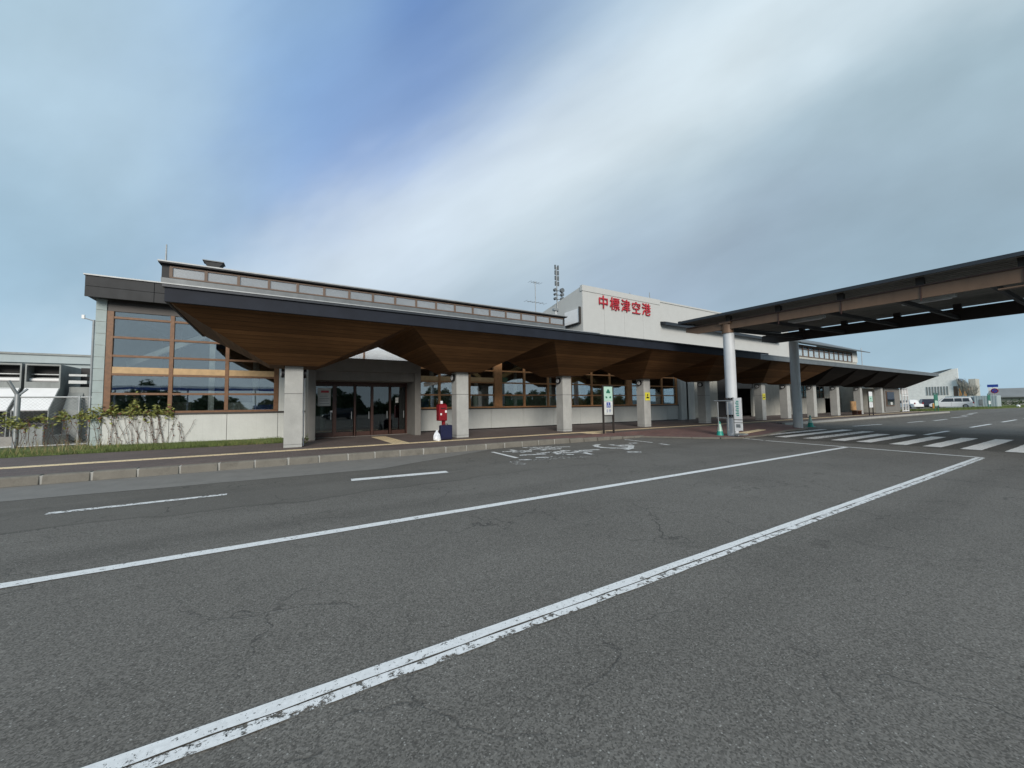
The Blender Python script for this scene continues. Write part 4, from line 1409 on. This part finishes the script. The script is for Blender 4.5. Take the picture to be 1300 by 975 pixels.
C1 = cooling(-9.9, 'grey cooling unit with white hood nearest the terminal corner')
for k, lab in ((1, 'second grey cooling unit with white hood from the terminal'), (2, 'third cooling unit from the terminal, at the frame edge')):
    c_ = dup(C1)
    c_.location.x -= 1.2 * k
    c_['label'] = lab
tag(obj('plinth', MB().box(-14, -8.4, 24.9, 28.8, .1, .5), 'stone', None), 'long concrete plinth under the cooling units', 'plinth')
LO = thing('low_cabinet', (-8.1, 26.5, 0), 'grey sheet metal cabinet with sloping front between cooling unit and terminal', 'cabinet')
obj('body', MB().prism([(-8.65, 25.9, .2), (-8.65, 26.9, .2), (-8.65, 26.9, 2.6), (-8.65, 26.5, 2.6), (-8.65, 25.9, 1.6)], (.5, 0, 0)).box(-8.64, -7.9, 26.4, 26.9, .2, 2.7), 'cool_grey', LO)
obj('shelf', MB().box(-8.6, -8.0, 26.2, 26.5, 2.85, 3.0).box(-8.6, -8.0, 26.2, 26.5, 3.2, 3.3), 'steel', LO)
obj('duct', MB().box(-8.0, -7.2, 26.6, 27.4, .2, 3.5), 'cool_grey', LO, bevel=.02)
obj('recess_shade', MB().box(-8.6, -7.0, 27.45, 27.6, 1.2, 3.7), 'cool_dark', LO)  # dark sheet painted as the shade of a recess
obj('fan_cover', MB().tube((-7.6, 26.5, 3.0), (-7.6, 26.6, 3.0), .18, n=14), 'steel', LO)
for x_, y_, h_ in ((-7.1, 24.6, 2.9), (-6.55, 24.5, 2.85), (-6.15, 23.6, 2.6)):
    p_ = thing('standpipe', (x_, y_, 0), {-7.1: 'left standpipe with white cap behind the fence', -6.55: 'middle standpipe with white cap behind the fence', -6.15: 'right standpipe close to the terminal corner'}[x_], 'pipe', 'standpipes behind the fence')
    obj('pipe', MB().tube((x_, y_, 0), (x_, y_, h_), .04), 'cool_grey', p_)
    obj('cap', MB().tube((x_, y_, h_), (x_, y_, h_ + .09), .065), 'white', p_)
BX = thing('electrical_box', (-8.4, 23.6, 0), 'dark equipment boxes on the ground behind the fence', 'box')
obj('cabinet', MB().box(-9.3, -8.5, 23.9, 24.4, .1, .95), 'cool_grey', BX, bevel=.02)
obj('lid', MB().box(-9.35, -8.45, 23.85, 24.45, .95, 1.0), 'cool_dark', BX)

tag(structure_ := obj('yard_slab', MB().box(-30, -5.95, 20.6, 40, -.05, .1), 'gutter', None), 'concrete yard slab', 'slab')
del structure_['label'], structure_['category']
structure_['kind'] = 'structure'

FN = thing('chain_link_fence', (-9, 20.4, .2), 'chain link fence with grey posts and top rail in front of the cooling units', 'fence')
FY2 = 20.4
obj('top_rail', MB().tube((-14, FY2, 2.08), (-6.0, FY2, 2.05), .03), 'steel', FN, smooth=True)
for x_, r_, h_ in ((-12.2, .05, 2.1), (-7.9, .075, 2.15), (-6.39, .04, 2.1), (-6.12, .04, 2.1)):
    obj('post', MB().tube((x_, FY2, .1), (x_, FY2, h_), r_, n=12), 'steel', FN, smooth=True)
obj('post_arm', MB().tube((-7.9, FY2, 2.1), (-8.1, FY2 - .1, 2.62), .05).tube((-7.88, FY2, 2.12), (-7.72, FY2 + .1, 2.35), .035), 'steel', FN, smooth=True)
obj('bottom_rail', MB().tube((-14, FY2, .33), (-6.0, FY2, .33), .022), 'steel', FN, smooth=True)
wm = MB()
x_ = -14.0
hgt = 1.7
t_ = .0019
while x_ < -6.0 - .0:
    for s_ in (1, -1):
        a = (x_, x_ + hgt) if s_ > 0 else (x_ + hgt, x_)
        z0_, z1_ = .35, 2.05
        xa, xb = a
        # clip to the fence end
        if xa > -6.05:
            t = (xa + 6.05) / (xa - xb)
            xa, z0_ = -6.05, z0_ + (z1_ - z0_) * t
        if xb > -6.05:
            t = (-6.05 - xa) / (xb - xa) if xb != xa else 1
            xb, z1_ = -6.05, z0_ + (z1_ - z0_) * t
        wm.prism([(xa - t_, FY2 + .03 * (s_ > 0) * .2, z0_), (xa + t_, FY2 + .03 * (s_ > 0) * .2, z0_), (xb + t_, FY2 + .03 * (s_ > 0) * .2, z1_), (xb - t_, FY2 + .03 * (s_ > 0) * .2, z1_)], (0, t_ * 1.5, 0))
    x_ += .11
obj('wire_mesh', wm, 'steel', FN, kind='stuff')
# wire strands above the rail
obj('strand', MB().tube((-14, FY2 - .05, 2.35), (-8.0, FY2 - .05, 2.35), .006, n=5), 'steel', FN)
LP = thing('yard_pole', (-7.5, 25, 0), 'thin grey pole with a small weather sensor left of the terminal corner', 'pole')
obj('pole', MB().tube((-7.5, 25, 0), (-7.5, 25, 5.75), .045), 'steel', LP)
obj('arm', MB().tube((-7.85, 25, 5.82), (-7.2, 25, 5.62), .025), 'steel', LP)
obj('sensor', MB().box(-7.89, -7.80, 24.95, 25.05, 5.78, 5.95), 'white', LP)

# ------------------------------------------------------------------ grass and plants
gs = MB()
front = []
for i in range(40):
    x_ = -14 + i * .362
    front.append((x_, 17.15 + (.25 * (x_ + 7) / 7 if x_ > -7 else 0) + R.uniform(-.06, .06), SW + .004))
gs.poly(front + [(front[-1][0], WY - .02, SW + .05), (-5.9, WY - .02, SW + .08), (-5.9, 20.6, SW + .08), (-14, 20.6, SW + .08)])
obj('turf_strip', gs, 'turf', None, kind='structure')
gb = MB()


def blade(mb, x, y, z, h, w, lean):
    a = R.uniform(0, 2 * pi)
    dx, dy_ = cos(a) * w, sin(a) * w
    lx, ly = R.uniform(-lean, lean), R.uniform(-lean, lean)
    mb.poly([(x - dx, y - dy_, z), (x + dx, y + dy_, z), (x + lx, y + ly, z + h)])


for _ in range(26000):
    x_ = R.uniform(-13.5, .05)
    yf = 17.15 + (.25 * (x_ + 7) / 7 if x_ > -7 else 0)
    y_ = yf + (20.5 - yf) * R.random() ** 1.1
    if x_ > -5.9 and y_ > WY - .05:
        y_ = R.uniform(yf, WY - .06)
    d_ = .5 + .5 * sin(x_ * 1.7 + 1.3 * sin(y_ * 2)) * sin(x_ * .6 + 2)
    blade(gb, x_, y_, SW + .01, R.uniform(.03, .10) * (1 + .9 * d_), .006, .05)
obj('grass', gb, 'grass', None, kind='stuff')
dw = MB()
for _ in range(4200):
    x_ = R.uniform(-13.5, -.2)
    if sin(x_ * 1.1 + 2) + sin(x_ * 2.9) > R.uniform(-1, 1):
        blade(dw, x_, R.uniform(17.2, 19.7), SW, R.uniform(.04, .13), .006, .05)
for _ in range(260):
    x_ = R.gauss(-6.1, .9)
    blade(dw, x_, R.uniform(17.6, 20.2), SW, R.uniform(.2, .55), .006, .15)
MT['dry'] = plain('dry_grass', (.30, .25, .12), .8, var=.3)
obj('dry_grass', dw, 'dry', None, kind='stuff')


def leaf(mb, c, s, n_=None):
    u = Vector((R.gauss(0, 1), R.gauss(0, 1), R.gauss(0, .5))).normalized()
    w = u.cross(Vector((R.gauss(0, 1), R.gauss(0, 1), R.gauss(0, 1)))).normalized()
    c = Vector(c)
    mb.poly([c - u * s, c + w * s * .5, c + u * s, c - w * s * .5])


def climber(label, x0, x1, y, zt, n_stem, n_leaf, tall):
    t = thing('climbing_plant', ((x0 + x1) / 2, y, SW), label, 'plant')
    st, lf, lr = MB(), MB(), MB()
    for i in range(n_stem):
        x_ = R.uniform(x0, x1)
        z_ = SW
        p = Vector((x_, y - .03, z_))
        drift = R.gauss(0, .022)
        top = zt * R.uniform(.8, 1.0) + SW * 0
        while p.z < top:
            q = p + Vector((drift + R.uniform(-.03, .03), R.uniform(-.012, .012), R.uniform(.08, .16)))
            q.y = y - R.uniform(.015, .05)
            st.tube(p, q, .006, .005, n=4, cap=False)
            if R.random() < .55:
                leaf(lr, q + Vector((R.uniform(-.04, .04), -.02, 0)), R.uniform(.02, .045))
            p = q
    for i in range(n_leaf):
        x_ = R.uniform(x0 - .25, x1 + .15)
        k = R.random()
        z_ = zt + R.gauss(.02, .13) - (.22 * abs(sin(x_ * 2.3)) if zt < 1.3 else 0)
        for tx, th in tall:
            if abs(x_ - tx) < .28 and R.random() < .75:
                z_ = zt + abs(R.gauss(0, .45)) * th
                x_ = tx + (x_ - tx) * max(.25, 1 - (z_ - zt) / (th * 1.1))
        leaf(lf if R.random() < .92 else lr, (x_, y - abs(R.gauss(.06, .07)), z_), R.uniform(.03, .075))
    for tx, th in tall:
        p = Vector((tx, y - .05, zt - .1))
        while p.z < zt + th * .9:
            q = p + Vector((R.uniform(-.05, .05), R.uniform(-.03, .01), .12))
            st.tube(p, q, .008, .006, n=4, cap=False)
            p = q
    obj('stems', st, 'stem', t, kind='stuff')
    obj('leaves', lf, 'leaf', t, kind='stuff')
    obj('dry_leaves', lr, 'leaf_red', t, kind='stuff')
    return t


climber('leafy vine with bare stems climbing the white base wall under the left window', -5.75, -3.75, WY - .06, 1.38, 34, 900, [(-5.3, .35), (-4.72, .6), (-4.1, .3)])
climber('straggly vine hanging over the chain link fence by the corner', -8.0, -5.95, FY2 - .05, 1.25, 26, 800, [(-6.75, .3), (-7.3, .15), (-6.3, .3)])
climber('few bare vine stems on the white wall right of the leafy vine', -3.7, -2.7, WY - .06, 1.15, 5, 6, [])
wd = MB()
for _ in range(60):
    leaf(wd, (R.uniform(.68, .9), R.uniform(16.3, 17), SW + abs(R.gauss(.12, .12))), .05)
tag(obj('weed', wd, 'leaf', None), 'small green weed beside the foot of the first column', 'plant')

# ------------------------------------------------------------------ kiosk and far side
KI = thing('glazed_kiosk', (60, 16, .15), 'grey panelled kiosk with a blue window under the far end of the canopy', 'kiosk')
boxo('wall', 'stained', KI, 57.6, 62.7, 15.4, 18.0, .15, 2.95)
boxo('cladding', 'pier', KI, 57.62, 62.68, 15.3, 15.4, .3, 2.9)
w_ = boxo('window', 'mull', KI, 58.0, 60.5, 15.22, 15.3, .9, 2.6)
boxo('pane', 'glass_dark', w_, 58.12, 60.38, 15.19, 15.215, 1.0, 2.5)
boxo('poster', 'int_white', w_, 59.0, 59.6, 15.17, 15.185, 1.05, 1.35)
boxo('blue_panel', 'int_blue', w_, 58.15, 60.35, 15.20, 15.21 + .0, 1.6, 2.5)
CG = thing('white_lattice_cage', (64, 15.3, .15), 'white framed lattice enclosure at the far end of the canopy', 'enclosure')
f = MB()
for x_ in (62.9, 63.9, 64.9):
    f.box(x_ - .06, x_ + .06, 15.1, 15.22, .15, 3.0)
for z_ in (.3, 1.2, 2.1, 2.9):
    f.box(62.9, 64.9, 15.12, 15.2, z_ - .05, z_ + .05)
obj('frame', f, 'white', CG)
boxo('panel', 'white', CG, 62.85, 64.95, 15.25, 15.3, 2.3, 3.0)
boxo('panel', 'cool_dark', CG, 63, 64.8, 16.2, 16.3, .2, 2.3)
BN = thing('wooden_bench', (47, 14.8, SW), 'small reddish wooden stand behind the bus stop sign', 'bench')
boxo('seat', 'timber', BN, 47.0, 48.3, 14.5, 14.9, .55, .62)
boxo('back', 'int_warm', BN, 47.0, 48.3, 14.92, 14.97, .65, 1.5)
for x_ in (47.05, 48.15):
    boxo('leg', 'door_wood', BN, x_, x_ + .1, 14.52, 14.88, SW, .55)

structure('verge', MB().prism([(66.2, 15.4, 0), (70.6, 15.25, 0), (79.4, 14.45, 0), (93, 13.45, 0), (112, 11.1, 0), (150, 8.6, 0), (220, 7, 0), (220, 20, 0), (96, 18.0, 0), (66.2, 19.7, 0)], (0, 0, .12)), 'turf')
structure('car_park', MB().poly([(90, 15.2, .126), (103, 15.2, .126), (103, 30, .126), (72.3, 30, .126), (72.3, 20, .126), (90, 20, .126)]), 'gutter')
gb = MB()
for _ in range(9000):
    x_ = R.uniform(67, 118)
    yf = 15.25 - (x_ - 70) * .094
    blade(gb, x_, yf + R.uniform(.1, 3.0), .12, R.uniform(.08, .28), .03, .1)
obj('verge_grass', gb, 'grass', None, kind='stuff')


def car(x, y, yaw_, Lc, Hc, Wc, mat, label, wagon=True, glass_tint='car_glass'):
    t = thing('parked_car', (0, 0, 0), label, 'car', 'cars parked beyond the far verge')
    hb = Hc * .56
    prof_b = [(-Lc / 2, .30), (-Lc / 2 + .02, .62), (-Lc / 2 + .08, hb - .05), (-Lc / 2 + .15, hb), (Lc / 2 - 1.15, hb), (Lc / 2 - .25, hb - .16), (Lc / 2 - .03, .62), (Lc / 2, .32), (Lc / 2 - .3, .2), (-Lc / 2 + .3, .2)]
    if not wagon:
        prof_b[3] = (-Lc / 2 + .5, hb)
    b = MB().prism([(px, -Wc / 2, pz) for px, pz in prof_b], (0, Wc, 0))
    obj('body', b, mat, t, bevel=.05, smooth=True)
    rx0 = -Lc / 2 + (.22 if wagon else .75)
    cab = [(rx0 - .12, hb - .01), (rx0 + .12, Hc - .03), (rx0 + .3, Hc), (Lc / 2 - 2.0, Hc - .02), (Lc / 2 - 1.65, Hc - .1), (Lc / 2 - 1.0, hb - .01)]
    g = MB()
    n = len(cab)
    i0 = len(g.v)
    for sgn in (-1, 1):
        for px, pz in cab:
            k = (pz - hb) / (Hc - hb)
            g.v.append((px, sgn * (Wc / 2 - .03 - .17 * k), pz))
    g.f.append(tuple(range(n - 1, -1, -1)))
    g.f.append(tuple(range(n, 2 * n)))
    for i in range(n):
        j = (i + 1) % n
        g.f.append((i, j, n + j, n + i))
    obj('cabin', g, mat, t, bevel=.03, smooth=True)
    # side glass
    for sgn in (-1, 1):
        q = MB()

        def sp(px, k):
            pz = hb + (Hc - hb) * k
            return (px, sgn * (Wc / 2 - .03 - .17 * k + .006), pz)
        xs2 = [rx0 + .12, rx0 + .95, rx0 + 1.85, Lc / 2 - 1.32]
        for a_, b_ in zip(xs2[:-1], xs2[1:]):
            t0, t1 = (.10 if a_ == xs2[0] else .03), (.03)
            top_b = b_ - (.45 if b_ == xs2[-1] else .03)
            q.prism([sp(a_ + t0 * .3, .08), sp(b_ - .03, .08), sp(top_b, .82), sp(a_ + .03 + t0, .82)], (0, -sgn * .004, 0))
        obj('side_window', q, 'car_glass', t)
    obj('windscreen', MB().prism([(Lc / 2 - 1.05, -Wc / 2 + .14, hb + .03), (Lc / 2 - 1.05, Wc / 2 - .14, hb + .03), (Lc / 2 - 1.6, Wc / 2 - .24, Hc - .12), (Lc / 2 - 1.6, -Wc / 2 + .24, Hc - .12)], (.03, 0, .02)), 'car_glass', t)
    for wx in (-Lc / 2 + .85, Lc / 2 - .85):
        for sgn in (-1, 1):
            wh = obj('wheel', MB().tube((wx, sgn * (Wc / 2 - .2), .33), (wx, sgn * (Wc / 2 + .012), .33), .33, n=22), 'tyre', t, smooth=True)
            obj('rim', MB().tube((wx, sgn * (Wc / 2 + .0), .33), (wx, sgn * (Wc / 2 + .02), .33), .21, n=16), 'rim', wh)
    obj('bumper', MB().box(-Lc / 2 - .03, -Lc / 2 + .08, -Wc / 2 + .06, Wc / 2 - .06, .3, .5).box(Lc / 2 - .06, Lc / 2 + .03, -Wc / 2 + .06, Wc / 2 - .06, .3, .5), mat, t, bevel=.02)
    for sgn in (-1, 1):
        obj('headlight', MB().box(Lc / 2 - .12, Lc / 2 + .015, sgn * (Wc / 2 - .28) - .14, sgn * (Wc / 2 - .28) + .14, .62, .74), 'lamp_face', t)
        obj('tail_light', MB().box(-Lc / 2 - .005, -Lc / 2 + .1, sgn * (Wc / 2 - .16) - .08, sgn * (Wc / 2 - .16) + .08, .75, 1.0), 'post_red', t)
        obj('door_line', MB().box(-.1, -.085, sgn * (Wc / 2 + .002) - .002, sgn * (Wc / 2 + .002) + .002, .35, hb), 'sill', t)
    t.location = (x, y, .13)
    t.rotation_euler.z = yaw_
    return t



car(97.5, 17.55, radians(96), 4.95, 1.78, 1.85, 'car_white', 'large white wagon parked side-on behind the verge', True)
car(99.5, 20.9, radians(20), 4.5, 1.6, 1.75, 'car_dark', 'dark car parked between the two white cars', True)
car(93.0, 21.9, radians(60), 4.0, 1.5, 1.7, 'car_white', 'small white car parked beside the far canopy end', False)

for x_, y_, a_, m_, lab in ((-13, -20, 4, 'car_white', 'white car across the road, left of the mirrored row'), (-7.5, -20.5, 176, 'car_dark', 'dark car across the road in the mirrored row'), (-1.5, -20, 2, 'car_white', 'white car across the road, right of the mirrored row'), (7, -20.3, 178, 'car_dark', 'dark car across the road beyond the shelter')):
    c_ = car(x_, y_, radians(a_), 4.4, 1.55, 1.75, m_, lab, True)
    c_.location.z = 0
    c_['group'] = 'cars across the road'

# white hall with slit windows
HL = thing('slit_window_hall', (125, 26, 0), 'white hall with slanting roofline and a row of tall slit windows', 'building')
HX = 125
prof = [(21.2, .1), (21.2, 8.3), (22.0, 8.2), (34, 2.6), (34, .1)]
obj('wall', MB().prism([(HX, y_, z_) for y_, z_ in prof], (.4, 0, 0)), 'hall_white', HL)
obj('roof', MB().prism([(HX - .4, 22.1, 8.3), (HX - .4, 34.5, 2.7), (HX - .4, 34.5, 3.0), (HX - .4, 30.0, 7.2), (HX - .4, 25.5, 7.5)], (1.2, 0, 0)), 'grey_metal', HL)
sm = mesh('slit_window', MB().box(-.03, .03, -.12, .12, 0, 1.9), MT['cool_grey'])
for i in range(8):
    piece('slit_window', sm, (-.03, 22.9 + i * .44 - 26, 2.6), HL)
boxo('doorway', 'mull', HL, HX - .04, HX, 21.35, 22.0, 2.2, 4.45)
boxo('annex', 'orange', HL, HX - .5, HX + 3, 19.9, 21.15, .1, 4.0)
boxo('annex_wall', 'stained', HL, HX + .5, HX + 4, 18.9, 19.88, .1, 5.9)
obj('annex_roof', MB().prism([(HX - .7, 21.15, 6.1), (HX - .7, 19.6, 4.2), (HX - .7, 19.6, 4.05), (HX - .7, 21.15, 4.05)], (4, 0, 0)), 'car_dark', HL)
# low pale containers right of it
for i, (y0, y1, lab) in enumerate([(16.3, 19.2, 'pale low container behind the far bus stop sign'), (13.3, 15.9, 'right-hand pale low container with a small door')]):
    t = thing('site_container', (103, (y0 + y1) / 2, .1), lab, 'container', 'pale containers beyond the verge')
    obj('shell', MB().box(103, 106, y0, y1, .12, 2.15), 'prefab', t, bevel=.03)
    for k in range(9):
        yy = y0 + (k + .5) * (y1 - y0) / 9
        obj('rib', MB().box(102.96, 103, yy - .04, yy + .04, .2, 2.1), 'prefab', t)
    if i == 1:
        obj('door', MB().box(102.93, 102.95, y1 - 1.0, y1 - .6, .5, 1.5), 'cool_grey', t)
LH = thing('long_grey_house', (152, 14, 0), 'long low building with a broad grey roof at the right horizon', 'building')
obj('roof', MB().prism([(150, -60, 1.9), (150, -60, 2.1), (154, -60, 4.2), (158, -60, 2.1), (158, -60, 1.9)], (0, 81, 0)), 'roof_far', LH)
boxo('wall', 'stained', LH, 151, 157, -59, 20.6, .0, 1.9)
for k in range(12):
    boxo('window', 'cool_dark', LH, 150.9, 151, 19 - k * 6, 21.5 - k * 6 - 4.2 + 3, .7, 1.6)
for k in range(8):
    t = thing('verge_bollard', (110, 12 - k * 2.2, 0), 'small white bollard number %s from the left along the far road edge' % ordn[k], 'bollard', 'white bollards on the far verge')
    t['label'] = '%s small white bollard from the left on the far verge' % ordn[k]
    obj('stone', MB().lathe(110, 12 - k * 2.2, [(.28, 0), (.24, .35), (.1, .5), (.0, .52)], 10), 'white', t, smooth=True)
# round no-stopping sign and blue panel sign
RS = thing('round_road_sign', (115.8, 15.2, 0), 'round blue and red no-stopping sign on a thin pole', 'road sign')
obj('pole', MB().tube((115.8, 15.2, 0), (115.8, 15.2, 3.6), .06), 'steel', RS)
obj('disc', MB().tube((115.75, 15.2, 3.1), (115.7, 15.2, 3.1), .48, n=20), 'post_red', RS)
obj('disc_face', MB().tube((115.7, 15.2, 3.1), (115.68, 15.2, 3.1), .34, n=20), 'blue_sign', RS)
obj('bar', MB().prism([(115.67, 15.42, 2.83), (115.67, 15.49, 2.90), (115.67, 14.97, 3.38), (115.67, 14.90, 3.31)], (.008, 0, 0)), 'post_red', RS)
BP = thing('blue_panel_sign', (140, 18.6, 0), 'blue panel sign high on a pole at the right horizon', 'road sign')
obj('pole', MB().tube((140, 18.6, 0), (140, 18.6, 4.6), .09), 'steel', BP)
boxo('panel', 'blue_sign', BP, 139.9, 139.95, 17.8, 19.4, 4.3, 4.9)
boxo('lower_panel', 'white', BP, 139.9, 139.95, 17.9, 19.3, 3.5, 4.2)
hy = thing('yellow_hydrant', (92, 19.0, .12), 'small yellow marker post left of the white wagon', 'marker')
obj('post', MB().lathe(88, 17.7, [(.16, .12), (.16, .9), (.1, 1.0), (.0, 1.02)], 12), 'orange', hy, smooth=True)

# far hills
hl = MB()
pts = []
for i in range(80):
    x_ = 400 + i * 16
    pts.append((900, 700 - i * 40, 9 + 6 * sin(i * .35) + 3 * sin(i * .9) + R.uniform(-1, 1)))
for a, b in zip(pts[:-1], pts[1:]):
    hl.poly([(a[0], a[1], -1), (b[0], b[1], -1), (b[0] + 60, b[1], b[2]), (a[0] + 60, a[1], a[2])])
    hl.poly([(a[0] + 60, a[1], a[2]), (b[0] + 60, b[1], b[2]), (b[0] + 200, b[1], -1), (a[0] + 200, a[1], -1)])
obj('hills', hl, 'hill', None, kind='structure')


# ------------------------------------------------------------------ trees
def tree(x, y, h, cr, label, group, leaves=1100, mat='tree_leaf', twig=False, bare=False, lsize=1.0, low=.5):
    t = thing('leafy_tree' if not bare else 'grey_tree', (x, y, 0), label, 'tree', group)
    tr = MB()
    tr.tube((x, y, 0), (x, y, h * .45), h * .022, h * .014, n=7)
    tips = []
    for i in range(9 if not bare else 14):
        a = R.uniform(0, 2 * pi)
        z0 = h * R.uniform(.1, .45)
        e = Vector((x + cos(a) * cr * R.uniform(.3, .7), y + sin(a) * cr * R.uniform(.3, .7), h * R.uniform(low, .9)))
        tr.tube((x, y, z0), e, h * .01, h * .004, n=5)
        tips.append(e)
        if bare:
            for _ in range(6):
                e2 = e + Vector((R.gauss(0, .3), R.gauss(0, .3), abs(R.gauss(.4, .4)))) * cr * .5
                tr.tube(Vector((x, y, z0)).lerp(e, R.uniform(.4, .9)), e2, h * .004, h * .002, n=4)
                tips.append(e2)
    obj('trunk', tr, 'bark' if not bare else 'twig', t)
    lf = MB()
    for _ in range(leaves):
        c = R.choice(tips) + Vector((R.gauss(0, 1), R.gauss(0, 1), R.gauss(0, .8))) * cr * .22
        leaf(lf, c, R.uniform(.12, .26) * lsize * (h / 9) * (1 if not bare else .5))
    obj('crown', lf, mat, t, kind='stuff')


for i in range(3):
    tree(118 - i * 1.0, 19.6 - i * .9, 6.3 - i * .6, 1.1, ['tall sparse grey tree beside the orange annex', 'middle sparse grey tree beside the annex', 'smallest sparse grey tree above the pale containers'][i], 'sparse grey trees by the hall', 45, 'twig', bare=True)
wl = MB()
for _ in range(30000):
    x_ = R.uniform(-110, 110)
    hh = 4.2 + 1.5 * sin(x_ * .21) + 1.0 * sin(x_ * .53 + 1) + .8 * sin(x_ * 1.3)
    z_ = hh * R.random() ** .6
    leaf(wl, (x_, -62 + R.gauss(0, 1.6) * (1 - .6 * z_ / hh), z_ + R.gauss(0, .25)), R.uniform(.25, .6))
wm2 = MB()
for k in range(110):
    x_ = -110 + k * 2
    hh = (4.2 + 1.5 * sin(x_ * .21) + 1.0 * sin(x_ * .53 + 1) + .8 * sin(x_ * 1.3)) * .8
    wm2.tube((x_, -62.5, 0), (x_ + R.uniform(-.5, .5), -62.5, hh), 1.7, .6, n=7)
wl.v += []
base_i = len(wl.v)
wl.f += [tuple(base_i + q for q in f_) for f_ in wm2.f]
wl.v += wm2.v
obj('woodland', wl, 'tree_leaf', None, kind='stuff')
# car park shelter and cars across the road, mirrored in the terminal glass
SH = thing('parking_shelter', (-6, -22, 0), 'low blue and white edged parking shelter across the road, mirrored in the terminal glass', 'shelter')
boxo('roof', 'white', SH, -17, 4, -24, -21.9, 4.3, 4.45)
boxo('fascia', 'int_blue', SH, -17, 4, -21.9, -21.8, 4.0, 4.28)
boxo('fascia', 'white', SH, -17, 4, -21.88, -21.80, 4.28, 4.5)
for x_ in (-16.5, -10, -3, 3.5):
    obj('post', MB().tube((x_, -22.1, 0), (x_, -22.1, 4.0), .08), 'steel', SH)
for k in range(7):
    t = MB()
for k in range(6):
    bb = MB()
    x_, y_ = 156 + R.uniform(-2, 2) - 8, 18.5 - k * 2.2
    for _ in range(150):
        leaf(bb, (148 + R.gauss(0, .4), y_ + R.gauss(0, .7), abs(R.gauss(.6, .35))), .2)
    tag(obj('shrub', bb, 'tree_leaf', None), '%s dark shrub from the left before the long grey building' % ordn[k], 'shrub', 'shrubs before the long grey building')
